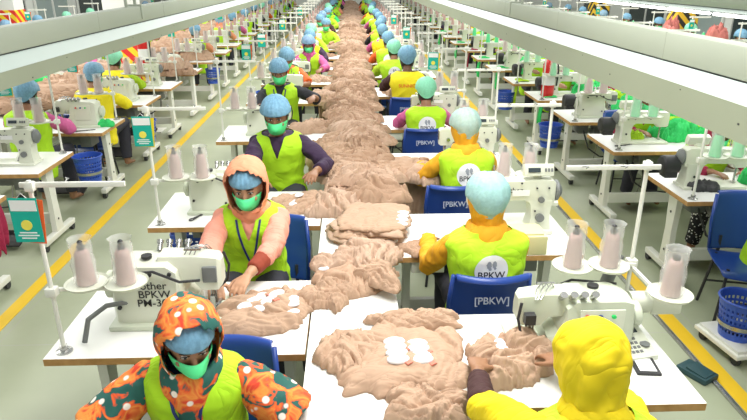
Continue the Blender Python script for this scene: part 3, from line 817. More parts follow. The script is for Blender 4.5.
    if vest:
        b = MB(); V = [(-.16, .185, .15), (-.08, .192, .150), (.0, .188, .146), (.09, .176, .136), (.18, .172, .132), (.28, .188, .136), (.36, .202, .142), (.40, .208, .132), (.43, .196, .116), (.455, .160, .092), (.478, .115, .082), (.495, .085, .075)]
        b.rings([tr(*q) for q in V])
        me = remesh(b, max(vox, .008), 3); wrinkle(me, .010, 7, 11 + loc[1])
        bm = bmesh.new(); bm.from_mesh(me); inv = [X, fw, up]
        kill = []
        for f in bm.faces:
            c = f.calc_center_median() - P0; x, y, t = c.dot(X), c.dot(fw), c.dot(up)
            if t > .482 or (y > .0 and t > .33 and abs(x) < (t - .33) * .36): kill.append(f)
            elif not stand and t < -.06 and y > .09 and False: kill.append(f)
        bmesh.ops.delete(bm, geom=kill, context='FACES')
        for _ in range(10):
            bv = [v for v in bm.verts if v.is_boundary]; nw = {}
            for v in bv:
                nb = [e.other_vert(v) for e in v.link_edges if e.is_boundary]
                if len(nb) == 2: nw[v] = v.co * .4 + (nb[0].co + nb[1].co) * .3
            for v, c in nw.items(): v.co = c
        bm.to_mesh(me); bm.free()
        ves = link('vest', me, vest, r, angle=180)
        vb = BVHTree.FromPolygons([v.co for v in me.vertices], [tuple(p.vertices) for p in me.polygons])
        if logo:
            cz = .30
            def proj(off):
                def f(c):
                    o_ = T(c.x, -.5, c.z)
                    h = vb.ray_cast(o_, fw)
                    return (h[0] - fw * off) if h[0] is not None else T(c.x, -.14, c.z)
                return f
            R_ = .088; mb = MB(); rg = []
            for q in (.02, .25, .5, .75, 1): rg.append([Vector((cos(2 * pi * k / 32) * R_ * q, 0, cz + sin(2 * pi * k / 32) * R_ * q)) for k in range(32)])
            mb.rings(rg, True, False); mb.v = [proj(.004)(v) for v in mb.v]
            lg = mb.build('round_logo', M_SIGNW, ves, angle=180)
            if lod < 2:
                for (gx, gz, ga, gb) in ((-.014, .033, .013, .022), (.014, .036, .012, .020), (-.008, .010, .008, .010), (.018, .014, .007, .008)):
                    mb = MB().rings([[Vector((gx + cos(2 * pi * k / 14) * ga * q * (1 + .2 * sin(k * 3)), 0, cz + gz + sin(2 * pi * k / 14) * gb * q)) for k in range(14)] for q in (.05, 1)], True, False)
                    mb.v = [proj(.006)(v) for v in mb.v]; mb.build('globe_print', M_GREYINK, lg)
                lettering('printed_name', logo, .052, Matrix.Translation((0, 0, cz - .026)) @ Matrix.Rotation(pi / 2, 4, 'X'), M_INK, lg, proj(.0065))
        elif chest_logo:
            def projb(c):
                h = vb.ray_cast(T(c.x, -.5, c.z), fw); return (h[0] - fw * .004) if h[0] is not None else T(c.x, -.14, c.z)
            lettering('printed_name', chest_logo, .052, Matrix.Translation((0, 0, .33)) @ Matrix.Rotation(pi / 2, 4, 'X'), M_ORANGE, ves, projb)
    if lany and vb:
        for s in (-1, 1):
            mb = MB(); L = []; 
            for i in range(13):
                t = i / 12; x = s * (.062 * (1 - t) ** .8 + .004); tt = .45 - .27 * t
                h = vb.ray_cast(T(x, .5, tt), -fw); yy = (h[0] - P0).dot(fw) if h[0] is not None else .118
                yy = max(yy, .10); L.append((x, yy + .006, tt))
            mb.rings([[T(x - .006, y, t), T(x + .006, y, t)] for x, y, t in L], False, False, closed=False)
            me = evalmesh(mb.mesh(), [('SOLIDIFY', dict(thickness=.003))]); link('lanyard', me, M_LANY, r)
    # --- head wear
    if scarf:
        nr, nc = 26, 52; rows = []; offs = .016
        zt_ = .214 + (.040 if hood else .022); zs = [zt_] + [zt_ - .003 - (zt_ + .031) * (i / 18) for i in range(19)]; offs = .036 if hood else (.028 if bigscarf else .018)
        for i, z in enumerate(zs):
            rw = []
            for k in range(nc):
                phi = 2 * pi * k / nc
                if i == 0: p = Vector((0, -.01, zt_ + .001))
                elif z > .175:
                    q = sqrt(max(0, 1 - ((z - .175) / (zt_ + .001 - .175)) ** 2)); h0 = headpt(.175, phi, offs); p = Vector((h0.x * q, -.01 + (h0.y + .01) * q, z))
                else: p = headpt(z, phi, offs + (.004 * sin(phi * 7 + z * 30)))
                rw.append(MH @ p)
            rows.append(rw)
        for j, (t, hx, hy, yo) in enumerate(((.515, .084, .088, .02), (.495, .094, .096, .012), (.475, .105, .10, .008), (.45, .100, .098, .0), (.41, .105, .10, .0)) if not scarfdrape else
                                        ((.515, .10, .105, .02), (.490, .112, .122, .02), (.46, .116, .138, .015), (.43, .112, .148, .01), (.41 - scarfdrape * .5, .10, .152, .0), (.40 - scarfdrape, .08, .148, .0))):
            rw = []
            for k in range(nc):
                a = 2 * pi * k / nc; c, s_ = sin(a), cos(a)
                ext = (-.10 * max(0, -s_) ** 6 - .04 * max(0, s_) ** 4) * (j / 5) if bigscarf else -.03 * max(0, s_) ** 3 * (j / 4)
                rw.append(T(c * hx * build, s_ * hy * build + yo, t + ext + .006 * sin(a * 9 + j)))
            rows.append(rw)
        mb = MB()
        n_ = nc; V = [v for rw in rows for v in rw]; F = []
        for i in range(len(rows) - 1):
            for k in range(nc):
                if i < len(zs) - 1:
                    z = (zs[i] + zs[i + 1]) / 2; ph = 2 * pi * (k + .5) / nc; ph = ph - 2 * pi if ph > pi else ph
                    if (ph / radians(72 if hood else 58)) ** 2 + ((z - (.105 if hood else .068)) / (.135 if hood else .088)) ** 2 < 1: continue
                F.append((i * nc + k, i * nc + (k + 1) % nc, (i + 1) * nc + (k + 1) % nc, (i + 1) * nc + k))
        me = bpy.data.meshes.new('scarf'); me.from_pydata([tuple(v) for v in V], [], F)
        bm = bmesh.new(); bm.from_mesh(me); bmesh.ops.remove_doubles(bm, verts=bm.verts[:], dist=.0005); bmesh.ops.recalc_face_normals(bm, faces=bm.faces[:]); bm.to_mesh(me); bm.free()
        wrinkle(me, .010 if bigscarf or scarfdrape else .008, 13, 4)
        me = evalmesh(me, [('SOLIDIFY', dict(thickness=.005, offset=1)), ('SUBSURF', dict(levels=1, render_levels=1))])
        link('headscarf', me, scarf, r, angle=180)
    else:
        nc = 40; rows = []
        for i in range(13):
            z = .224 - .21 * i / 12
            rw = []
            for k in range(nc):
                phi = 2 * pi * k / nc
                if z > .205: q = sqrt(max(0, (.226 - z) / .021)); h0 = headpt(.203, phi, .008); p = Vector((h0.x * q, -.01 + (h0.y + .01) * q, z))
                else: p = headpt(z, phi, .008)
                rw.append(MH @ p)
            rows.append(rw)
        F = []
        for i in range(12):
            for k in range(nc):
                z = .224 - .21 * (i + .5) / 12; ph = 2 * pi * (k + .5) / nc; ph = ph - 2 * pi if ph > pi else ph
                if z < .165 - .09 * max(0, abs(ph) - .9) and abs(ph) < radians(82): continue
                F.append((i * nc + k, i * nc + (k + 1) % nc, (i + 1) * nc + (k + 1) % nc, (i + 1) * nc + k))
        me = bpy.data.meshes.new('hair'); me.from_pydata([tuple(v) for rw in rows for v in rw], [], F)
        me = evalmesh(me, [('SOLIDIFY', dict(thickness=.004, offset=1))]); link('hair', me, M_HAIR, r, angle=180)
    if net:
        nc = 64; rows = []; base = .036 if scarf and not hood else (.014 if hood else .030)
        NR = 14
        for i in range(NR + 1):
            t = i / NR; rw = []
            for k in range(nc):
                phi = 2 * pi * k / nc; c = cos(phi)
                zr = .138 + .008 * c if c > 0 else .138 + (.04 if hood else .115) * c
                zt = .214 + base * 1.15
                th = min(1, t * 1.12) * pi / 2
                zc = max(zr, .128) if c > 0 else .128
                if t < .75: ang = t / .75 * pi / 2; z = zc + (zt - zc) * cos(ang); q = sin(ang) ** .85; zq = zc
                else: z = zc + (zr - zc) * (t - .75) / .25; q = 1; zq = z
                off = base * (1.12 if t < .75 else 1.12 - .45 * ((t - .75) / .25) ** 2)
                h0 = headpt(zq, phi, off)
                p = Vector((h0.x * q, -.012 + (h0.y + .012) * q, z))
                pl = .0030 * sin(phi * 16 + 2 * sin(phi * 3)) * sin(pi * t) + .004 * noise.noise(Vector((cos(phi) * 3, sin(phi) * 3, t * 6 + loc[1])))
                p += p.normalized() * pl
                rw.append(MH @ p)
            rows.append(rw)
        mb = MB().rings(rows, False, False)
        me = mb.mesh(); me = evalmesh(me, [('SOLIDIFY', dict(thickness=.0015, offset=1))]) if lod < 1 else me
        nt_ = link('hairnet', me, net, r, angle=180)
        MB().tube([rows[-1][k % nc] for k in range(nc + 1)], .004, 6, caps=False).build('elastic_band', net, nt_, angle=180)
    if mask:
        mb = MB(); rows = []
        for i in range(9):
            z = -.020 + .108 * i / 8
            rw = []
            for k in range(25):
                ph = radians(-78 + 156 * k / 24)
                zz = z if True else 0
                sq = 1 - .22 * (abs(ph) / radians(78)) ** 2
                zz = .034 + (z - .034) * sq
                o_ = .012 + .040 * exp(-(ph / .45) ** 2) * exp(-((zz - .05) / .035) ** 2) + .0012 * sin(i * 3)
                rw.append(MH @ headpt(zz, ph, o_))
            rows.append(rw)
        mb.rings(rows, False, False, closed=False)
        me = evalmesh(mb.mesh(), [('SOLIDIFY', dict(thickness=.003, offset=1))])
        mk = link('face_mask', me, M_MASK, r, angle=180)
        if not scarf and lod < 2:
            for s in (-1, 1): MB().tube([MH @ headpt(.06, s * 1.35, .011), MH @ headpt(.09, s * 1.6, .014), MH @ Vector((s * .088, -.02, .075)), MH @ headpt(.03, s * 1.35, .011)], .0015, 5).build('ear_loop', M_MASK, mk)
        if lod < 2:
            for s in (-1, 1):
                ey = MB().ball((s * .031, .0835, .1085), (.0145, .009, .0062), 10); ey.v = [MH @ v for v in ey.v]
                e = ey.build('eye', M_EYEW, r, angle=180)
                ey = MB().ball((s * .031, .0900, .1065), (.0062, .0045, .0055), 8); ey.v = [MH @ v for v in ey.v]; ey.build('iris', M_EYEB, e, angle=180)
                ey = MB().tube([(s * .014, .0905, .1135), (s * .031, .0945, .1165), (s * .047, .0865, .1125)], [.0016, .0026, .0016], 6); ey.v = [MH @ v for v in ey.v]; ey.build('eyelash', M_EYEB, e, angle=180)
                ey = MB().tube([(s * .012, .0935, .128), (s * .030, .0945, .134), (s * .05, .084, .130)], [.0028, .0036, .002], 6); ey.v = [MH @ v for v in ey.v]; ey.build('eyebrow', M_HAIR, r, angle=180)
    return r
# ------------------------------------------------------------------ build the prototypes
TW = 1.14
T_NEAR = make_table(); T_FAR = make_table_far()
LOCK = make_lockstitch(); OVER = make_overlock(); MFAR = make_machine_far()
STAND = make_stand(); SFAR = make_stand_far(); CONE = make_cone(); CFAR = make_cone_far(); CARD = make_card()
BASK = make_basket(); CRATE = make_crate(); CHAIR = make_chair(); PANEL = make_panel()

# the long benches
def bench(x0, x1, y0, y1, label, group=None):
    r = empty('long_bench', ((x0 + x1) / 2, y0, 0)); tag(r, label, 'bench', group); L = y1 - y0; wd = x1 - x0
    MB().box((0, L / 2, .745), (wd, L, .03), bev=.002, mi=1, mtop=0).build('benchtop', [M_TOP, M_EDGE], r, smooth=False)
    y = .3
    while y < L:
        for s in (-1, 1):
            MB().box((s * (wd / 2 - .04), y, .365), (.04, .04, .73)).build('leg', M_METAL, r, smooth=False)
        y += 2.4
    MB().box((0, L / 2, .15), (.04, L - .3, .05)).build('stretcher', M_METAL, r, smooth=False)
bench(-.212, .222, 1.2, 38, 'long white central bench piled with beige garments between the two lines')
bench(-4.20, -3.80, 5, 11.25, 'white bench under heaps behind the left-hand machines, before the striped column')
bench(-4.20, -3.80, 11.95, 38, 'long white bench under heaps behind the left-hand machines, beyond the striped column')
bench(3.63, 4.05, 3, 38, 'long white bench under green cloth behind the right-hand machines')

W = {'L': ('left inner line', -.79, pi, -1), 'R': ('right inner line', .805, 0, 1), 'LO': ('left outer line', -3.20, 0, 1), 'RO': ('right outer line', 3.03, pi, -1),
     'LB': ('behind the left bench', -4.80, pi, -1), 'RB': ('behind the right bench', 4.65, 0, 1), 'LC': ('near the left wall', -7.6, 0, 1), 'RC': ('near the right wall', 7.1, pi, -1)}
ORD = ['nearest', 'second', 'third', 'fourth', 'fifth', 'sixth', 'seventh']
rnd = random.Random(4)
def stn(line, i, near, lod, mtype=0, mx=-.12, my=.30, msc=1, stand=True, cones=2, card=False, panel=False, lab=None, thread=None, sx=.50, mlab=None, mmats=None):
    """one workstation: table, machine, thread stand, cones; near = world y of the edge towards the camera"""
    where, xc, rot, sg = W[line]
    oy = near if sg > 0 else near + .70
    def wp(x, y, z=0): return (xc + sg * x, oy + sg * y, z)
    pos = (ORD[i] + ' from camera, ' if i < 7 else '') + where
    grp = None if lod == 0 and i < 7 else 'far workstations ' + where
    far = ' far back, ' + where
    if lod == 0:
        dup(T_NEAR, wp(0, 0), rot, 'white sewing table, wooden edge, ' + pos, 'table')
    else:
        dup(T_FAR, wp(0, 0), rot, 'white sewing table' + far, 'table', 'sewing tables' + far)
    if lod < 2:
        src = LOCK if mtype == 0 else OVER
        kind = 'cream lockstitch sewing machine' if mtype == 0 else 'boxy cream overlock machine'
        if i < 7: dup(src, wp(mx, my, .760), rot, mlab or kind + ', ' + pos, 'sewing machine', sc=msc, mats=mmats)
        else: dup(src, wp(mx, my, .760), rot, kind + far, 'sewing machine', 'sewing machines' + far, sc=msc)
    elif mtype >= 0:
        dup(MFAR, wp(mx, my, .760), rot, 'small cream sewing machine' + far, 'sewing machine', 'sewing machines' + far)
    if stand:
        sy = .64
        if lod < 2 and i < 7: dup(STAND, wp(sx, sy, .760), rot, 'white thread stand on the table corner, ' + pos, 'thread stand')
        else: dup(STAND if lod < 2 else SFAR, wp(sx, sy, .760), rot, 'white thread stand' + far, 'thread stand', 'thread stands' + far)
        for k in range(cones):
            x = sx - (.13, .30)[k]
            c = dup(CONE if lod < 2 else CFAR, wp(x, sy - .05, .760 + .3125), rnd.uniform(0, 6),
                ('dusty pink' if not thread else 'green') + (' thread cone, %s plate of stand, ' % ('outer', 'inner')[k] + pos if lod < 2 and i < 7 else ' thread cone' + far), 'thread cone',
                None if lod < 2 and i < 7 else 'thread cones' + far, mats={'thread': thread, 'thread_cone': thread} if thread else None)
        if card:
            q = wp(sx + .02 if sg < 0 else sx - .38, sy + (.04 if sg < 0 else -.06), 0)
            dup(CARD, (q[0], q[1], 1.50), rnd.uniform(-.25, .25), ('teal card with yellow sun on the stand, ' + pos) if i < 7 and lod < 2 else 'small teal card hanging' + far, 'card',
                None if i < 7 and lod < 2 else 'teal cards' + far, mats={'back_card': rnd.choice([M_ORANGE, M_YELC])}, skip=() if lod < 1 else ('string', 'printed_line'))
    if panel:
        dup(PANEL, wp(.40 if panel is True else panel, .28, .760), rot + (.2 if sg > 0 else -.2), 'cream keypad control box, ' + pos, 'control box')
    return wp

# ---- central left line (machines face away, workers face the camera)
LN = [2.31, 3.79, 6.01, 7.91, 9.35, 10.85, 12.3, 13.8, 15.3, 16.8, 18.3, 19.9, 21.5, 23.1, 24.8, 26.5, 28.3, 30.1, 32, 34]
stn('L', 0, .85, 0, 0, stand=False, mlab='cream sewing machine on the table just below the picture edge')
for i, y in enumerate(LN):
    stn('L', i + 1, y, 0 if i < 4 else (1 if i < 7 else 2), mtype=(1, 1, 1, 0, 1, 0, 0)[i] if i < 7 else 0, mx=(-.10, -.05, -.1, -.1, -.1, -.1, -.1)[i] if i < 7 else -.1, my=(.30, .32)[i] if i < 2 else .3,
        msc=1.12 if i == 0 else 1, card=i in (0, 1, 3, 4, 6, 9), cones=2)
RN = [1.92, 3.28, 4.83, 6.45, 8.35, 9.95, 11.5, 13.1, 14.6, 15.75, 17.3, 18.9, 20.5, 22.1, 23.7, 25.4, 27.2, 29, 31, 33]
for i, y in enumerate(RN):
    stn('R', i, y, 0 if i < 4 else (1 if i < 7 else 2), mtype=(1, 0, 0, 0, 1, 0, 0)[i] if i < 7 else 0, mx=(-.03, -.02, .0, -.1, -.1, -.1, -.1)[i] if i < 7 else -.1, my=(.40, .38, .38)[i] if i < 3 else .3,
        msc=((1.14, 1.1, .93), 1.1)[i] if i < 2 else 1, mmats={'body': M_CREAM2, 'arm': M_CREAM2} if i == 0 else None, card=i in (3, 5, 7), panel=(.44 if i == 0 else False))
LON = [3.78, 5.0, 6.42, 7.88, 9.06, 10.45, 11.9, 13.3, 14.7, 16.1, 17.5, 19, 20.5, 22, 23.6, 25.2, 27, 29, 31, 33]
for i, y in enumerate(LON):
    stn('LO', i, y, 0 if i < 5 else (1 if i < 7 else 2), mtype=(0, 0, 1, 1, 0, 1, 0)[i] if i < 7 else 0, mx=(-.3, -.02, .05, -.05, -.1, -.1, -.1)[i] if i < 7 else -.1, card=i in (1, 2, 4, 5, 8),
        panel=(.32 if i == 1 else False), cones=2, stand=i != 0)
RON = [2.71, 4.15, 5.5, 6.72, 8.0, 9.3, 10.7, 12.1, 13.5, 15, 16.5, 18, 19.5, 21, 22.6, 24.2, 26, 28, 30, 32, 34]
RONX = [3.03 - (mx_ + .475) - .0 for mx_ in (.02, -.02, -.06, -.1, -.1, -.16)]
for i, y in enumerate(RON):
    stn('RO', i, y, 0 if i < 5 else (1 if i < 7 else 2), mtype=(0, 0, 0, 1, 0, 0, 1)[i] if i < 7 else 0, mx=(-.05, .02, -.02, .0, -.1, -.1, -.1)[i] if i < 7 else -.1, my=.34, card=i in (2, 4, 5, 6, 8, 10, 11),
        thread=M_GREENT if i in (1, 2, 4, 5, 7, 8) else None, stand=i != 0)
for line, ys in (('LB', [7.2 + 1.5 * k for k in range(13)]), ('RB', [7.2 + 1.5 * k for k in range(13)]), ('LC', [13 + 1.6 * k for k in range(8)]), ('RC', [10.5 + 1.6 * k for k in range(8)])):
    for i, y in enumerate(ys): stn(line, 7 + i, y, 2, thread=M_GREENT if line[0] == 'R' and i % 2 else None, card=(i % 3 == 1))

# ---- baskets, crate, chairs
hook = MB().box((0, .0, .34), (.02, .006, .15)).box((0, 0, .27), (.03, .02, .02))
def basket(x, y, z, rz, label, src=BASK):
    o = dup(src, (x, y, z), rz, label, 'basket' if src is BASK else 'crate'); return o
basket(-2.74, 6.22, .30, .3, 'blue perforated basket hung at the leg of the second table in the left outer line')
basket(-2.66, 7.86, .30, .8, 'blue perforated basket hung at the third table in the left outer line')
basket(2.50, 3.38, .115, .5, 'blue perforated basket with a steel band at the right edge of the picture')
basket(-1.20, 4.35, .30, .1, 'blue perforated crate under the table behind the pink-scarfed worker', CRATE)
basket(2.45, 7.35, .32, 0, 'blue basket on the aisle side of the fourth right outer table')
basket(2.44, 9.62, .32, 0, 'blue basket far along the right outer line')
basket(-2.70, 12.26, .32, 0, 'blue basket far along the left outer line')
basket(-1.36, 9.72, .32, 0, 'blue basket beside the left inner line, beyond the orange-shirted worker')
o = MB().box((0, 0, .08), (.34, .40, .03), bev=.006, mi=0).cyl((-.14, -.15, .032), (-.11, -.15, .032), .032, n=14, mi=1).cyl((.11, -.15, .032), (.14, -.15, .032), .032, n=14, mi=1)\
    .cyl((-.14, .15, .032), (-.11, .15, .032), .032, n=14, mi=1).cyl((.11, .15, .032), (.14, .15, .032), .032, n=14, mi=1).box((0, 0, .1), (.3, .36, .03)).build('wheeled_trolley', [M_METAL, M_DARK])
o.location = (2.52, 3.38, 0); o.rotation_euler.z = .15; tag(o, 'low cream wheeled trolley under the blue basket at the right edge', 'trolley')
# blue chairs: (x, y, rz)
CH = [(.72, 3.06, 0, 'blue plastic chair of the worker with the sheer hairnet and yellow sleeves'), (.76, 4.50, 0, 'blue plastic chair behind the golden-scarfed worker, third on the right'),
      (.74, 6.27, 0, 'blue plastic chair behind the short worker in the lime vest, fourth on the right'), (.70, 7.93, 0, 'blue plastic chair behind the worker in the yellow vest'),
      (.66, 9.35, 0, 'blue plastic chair behind the fifth lime-vested worker on the right'), (-.50, 3.43, pi, 'blue plastic chair of the worker with the peach scarf'),
      (-.54, 2.0, pi, 'blue plastic chair of the worker with the tie-dyed scarf'), (2.74, 3.78, pi - .25, 'blue plastic chair at the right edge of the picture'),
      (.70, 1.28, 0, 'blue plastic chair of the nearest worker in the yellow scarf'), (3.05, 6.55, pi, 'blue chair behind the second right outer table'),
      (-3.05, 7.1, 0, 'blue chair of the yellow-vested worker on the left')]
for x, y, rz, lb in CH: dup(CHAIR, (x, y, 0), rz, lb, 'chair')
dup(PANEL, (1.33, 3.9, .84), -.1, 'cream control box with dark display beside the lockstitch machine on the right', 'control box')
o = MB().box((0, 0, .006), (.10, .12, .012), bev=.003, mi=0).box((0, 0, .0125), (.07, .09, .002), mi=1).build('clip_frame', [M_DARK, M_SIGNW]); o.location = (1.235, 2.16, .761); o.rotation_euler.z = -.1
tag(o, 'small dark framed pad lying in front of the keypad on the nearest right table', 'pad')
o = MB().box((0, 0, .02), (.14, .20, .04), bev=.012).box((0, -.02, .045), (.11, .13, .012), bev=.004, rot=Euler((.08, 0, 0))).build('foot_switch', M_PEDAL); o.location = (2.12, 3.12, .0); o.rotation_euler.z = .5
tag(o, 'dark teal foot switch lying on the floor by the right yellow line', 'foot switch')
o = MB().box((0, 0, .06), (.26, .20, .12), bev=.01).box((0, 0, .125), (.22, .16, .012), bev=.004).build('cream_cover_box', M_COVER); o.location = (1.02, 3.38, .761)
tag(o, 'pale yellow box cover on the table beside the second right worker', 'box')
mb = MB().tube([(0, 0, 0), (.02, .03, .10), (.08, .10, .13), (.2, .16, .12), (.3, .2, .05), (.34, .22, .0)], .012, 8)
o = mb.build('lamp_hose', M_GREYM); o.location = (-1.22, 2.42, .772); tag(o, 'dark bent hose on the corner of the nearest left table', 'hose')
o = MB().tube([(0, 0, 0), (.0, .0, .2), (.05, .03, .33)], .03, 10).build('suction_pipe', M_GREYM); o.location = (1.2, 2.56, .762); tag(o, 'grey pipe rising behind the nearest right overlock machine', 'pipe')
o = MB().cyl((0, 0, .0), (.09, 0, .0), .05, n=16).box((.16, 0, 0), (.14, .09, .09), bev=.01).build('servo_motor', M_CREAM); o.location = (1.25, 2.42, .93); tag(o, 'cream motor at the right end of the nearest right machine', 'motor')
r = empty('spool_holder', (1.305, 2.56, 1.045)); tag(r, 'extra spool plate held forward from the nearest right thread stand', 'thread stand')
MB().box((0, -.15, .0), (.014, .32, .014)).box((0, 0, 0), (.04, .04, .04), bev=.004).build('bracket', M_METAL, r)
MB().lathe([(.010, .008), (.085, .012), (.092, .022), (.092, .025), (.084, .017), (.010, .017)], (.03, -.31, 0), n=28).build('spool_plate', M_CREAM, r)
MB().cyl((.03, -.31, .01), (.03, -.31, .20), .006, n=8).build('spindle', M_DARK, r)
dup(CONE, (1.335, 2.25, 1.0632), 1, 'dusty pink thread cone, lowest of the three beside the nearest right table', 'thread cone')
# small tools on tables
def small(name, mb, m, x, y, rz, lb, cat, z=.762):
    o = mb.build(name, m); o.location = (x, y, z); o.rotation_euler.z = rz; tag(o, lb, cat)
sciss = lambda: MB().tube([(-.09, 0, .005), (0, .004, .005), (.08, -.01, .004)], [.004, .005, .002], 6).tube([(-.09, .02, .005), (0, -.004, .005), (.08, .01, .004)], [.004, .005, .002], 6)\
    .tube([(-.10 + .02 * cos(a), .012 + .014 * sin(a), .005) for a in [k * pi / 5 for k in range(11)]], .004, 5)
small('scissors', sciss(), M_DARK, 2.66, 5.72, .4, 'dark scissors on the second right outer table', 'scissors')
small('scissors', sciss(), M_DARK, -1.05, 4.0, 1.2, 'dark scissors on the table of the purple-shirted worker', 'scissors')
small('scissors', sciss(), M_DARK, -2.82, 6.52, .5, 'dark scissors beside the overlock machine in the left outer line', 'scissors')
for i, (x, y, m, lb) in enumerate(((2.72, 4.42, M_DARK, 'black folded cloth under the machine on the right outer table'), (-2.72, 6.75, M_GREENC, 'green scrap of cloth at the overlock machine on the left'), (-.98, 4.12, M_DARK, 'black cloth lump beside the purple-shirted worker'))):
    me = cloth(90 + i, .22, .14, .06, n=20); o = link('cloth_scrap', me, m, angle=180); o.location = (x, y, .763); tag(o, lb, 'cloth')

# ------------------------------------------------------------------ garments
def garment(me, x, y, z, rz, label, m=M_BEIGE, group=None, tilt=(0, 0)):
    o = link('garment', me, m, angle=180); o.location = (x, y, z); o.rotation_euler = (tilt[0], tilt[1], rz); return tag(o, label, 'garment', group)
ZT = .762
a_me = cloth(3, .56, .46, .060, n=110, lobes=.22, sleeves=.18, fold=.9, fs=.75)
g = garment(a_me, .19, 2.24, ZT, .05, 'large beige garment with eight white cups laid across bench and nearest right table')
cups(g, a_me, [(-.015 + i * .10, -.09 + j * .047) for i in (0, 1) for j in (0, 1, 2, 3)], .05, .048)
garment(cloth(31, .42, .15, .05, n=60, lobes=.25, fold=1), .28, 2.53, ZT + .005, .1, 'rolled beige sleeve along the far edge of the nearest right garment')
garment(cloth(32, .22, .34, .05, n=50, lobes=.35, fold=1.2), -.02, 2.28, ZT + .005, .3, 'crumpled beige shoulder at the left of the nearest cupped garment')
b_me = cloth(5, .36, .32, .085, n=80, lobes=.3, fold=1.2)
g = garment(b_me, .66, 2.20, ZT, .3, 'beige garment being fed under the needle of the nearest right machine')
cups(g, b_me, [(-.05, -.09), (-.04, -.05), (-.035, -.005), (-.03, .035)], 1.2, .04, False)
garment(cloth(7, .34, .20, .07, n=60, lobes=.3), .30, 1.92, ZT, -.2, 'beige garment corner at the bottom edge beside the nearest right worker')
c_me = cloth(8, .42, .34, .07, n=90, lobes=.22, fold=1)
g = garment(c_me, -.46, 2.66, ZT, .1, 'beige garment with white cups under the hands of the peach-scarfed worker')
cups(g, c_me, [(-.07, -.03), (-.03, .01), (.01, .05), (.0, -.05), (.04, -.01), (.08, .03)], .7, .045)
cups(g, c_me, [(.155, -.07), (.155, -.035), (.155, .0), (.155, .035)], 0, .035, False)
d_me = cloth(9, .44, .36, .06, n=100, lobes=.25, fold=1.25)
garment(cloth(53, .36, .34, .06, n=80, lobes=.3, fold=1.5, sleeves=.3), .06, 3.14, ZT + .045, 1.1, 'crumpled beige garment lying on top at the near end of the central heap', M_BEIGE2)
garment(cloth(55, .26, .20, .05, n=60, lobes=.3, fold=1.5), .13, 2.92, ZT + .05, -.5, 'rolled beige sleeve at the right of the near end of the central heap')
g = garment(d_me, .0, 3.02, ZT, .4, 'crumpled beige garment with white lining on the near end of the central heap')
cups(g, d_me, [(-.12, .12), (-.08, .13), (-.14, .07)], .4, .045, False)
garment(cloth(10, .26, .24, .07, n=60, lobes=.35), -.13, 2.80, ZT, 1, 'small beige tail of cloth at the near end of the central heap')
# flat stack with white pads showing at the edge
for k in range(5):
    e_me = cloth(12 + k, .46, .46, .030, n=60, lobes=.13, fold=.7, thin=.014)
    g = garment(e_me, .08 + .012 * k, 3.62 + .012 * k, ZT + .024 * k, -.25 + .03 * k, 'beige garment in the flat stack on the bench, number %s from the bottom' % ('one', 'two', 'three', 'four', 'five')[k], (M_BEIGE, M_BEIGE2)[k % 2])
    cups(g, e_me, [(.19, -.12 + j * .055) for j in range(4)], .2, .04, False)
for k, (x, y, rz, s, w_, d_, h_, lb) in enumerate(((-.36, 4.15, .3, 20, .46, .34, .06, 'beige garment under the hands of the purple-shirted worker'),
        (-.10, 4.08, 1.2, 21, .42, .36, .10, 'beige garment at the bench edge beside the purple-shirted worker'),
        (.16, 4.3, .4, 22, .52, .42, .12, 'broad beige garment on the bench by the third right table'),
        (.45, 5.02, .1, 24, .46, .44, .05, 'beige garment spread on the table of the golden-scarfed worker'),
        (.60, 4.72, .6, 26, .3, .3, .10, 'beige garment gathered at the hands of the golden-scarfed worker'),
        (.42, 3.38, .5, 27, .24, .20, .03, 'small beige piece at the left hand of the second right worker'),
        (-.45, 6.45, .2, 28, .5, .36, .08, 'beige garment in the hands of the black-shirted worker'),
        (-.40, 8.3, .2, 29, .5, .36, .08, 'beige garment on the fourth table of the left inner line'))):
    g_me = cloth(s, w_, d_, h_, n=64, fold=1.1)
    g = garment(g_me, x, y, ZT, rz, lb, (M_BEIGE, M_BEIGE2, M_BEIGE3)[k % 3])
    if k == 0: cups(g, g_me, [(-.08, -.06), (-.05, -.02), (-.02, .02)], .6, .04, False)
def hang_piece(x, y, z, wd, h, rz, lb, m, seed):
    """cloth hanging down over a table edge"""
    rows = []
    for i in range(13):
        t = i / 12; rows.append([Vector(((k / 20 - .5) * wd * (1 - .25 * t + .08 * sin(t * 5 + seed)), -.02 - .03 * sin(t * 2) - .018 * sin(k * 1.1 + 2 * t + seed) * t, -h * t * (1 + .1 * sin(k * .7 + seed)))) for k in range(21)])
    rows = [[Vector(((k / 20 - .5) * wd, .16, .012 + .01 * sin(k + seed))) for k in range(21)], [Vector(((k / 20 - .5) * wd, .06, .018 + .01 * sin(k + seed))) for k in range(21)]] + [[p + Vector((0, .0, .02)) for p in rows[0]]] + rows[1:]
    me = evalmesh(MB().rings(rows, False, False, closed=False).mesh(), [('SOLIDIFY', dict(thickness=.012, offset=1)), ('SUBSURF', dict(levels=1, render_levels=1))])
    o = link('hanging_garment', me, m, angle=180); o.location = (x, y, z); o.rotation_euler.z = rz; tag(o, lb, 'garment', 'bright cloths hanging off the right outer tables' if 'bright' in lb else None)
hang_piece(.47, 4.80, ZT, .34, .34, 0, 'beige garment hanging over the table edge left of the golden-scarfed worker', M_BEIGE3, 1)
hang_piece(-2.75, 4.40, ZT - .02, .3, .42, pi / 2, 'maroon cloth hanging off the first left outer table at the picture edge', M_MAROON, 5)
hang_piece(-.37, 7.92, ZT + .1, .14, .38, 0, 'beige garment held up and hanging beside the black-shirted worker', M_BEIGE3, 3)
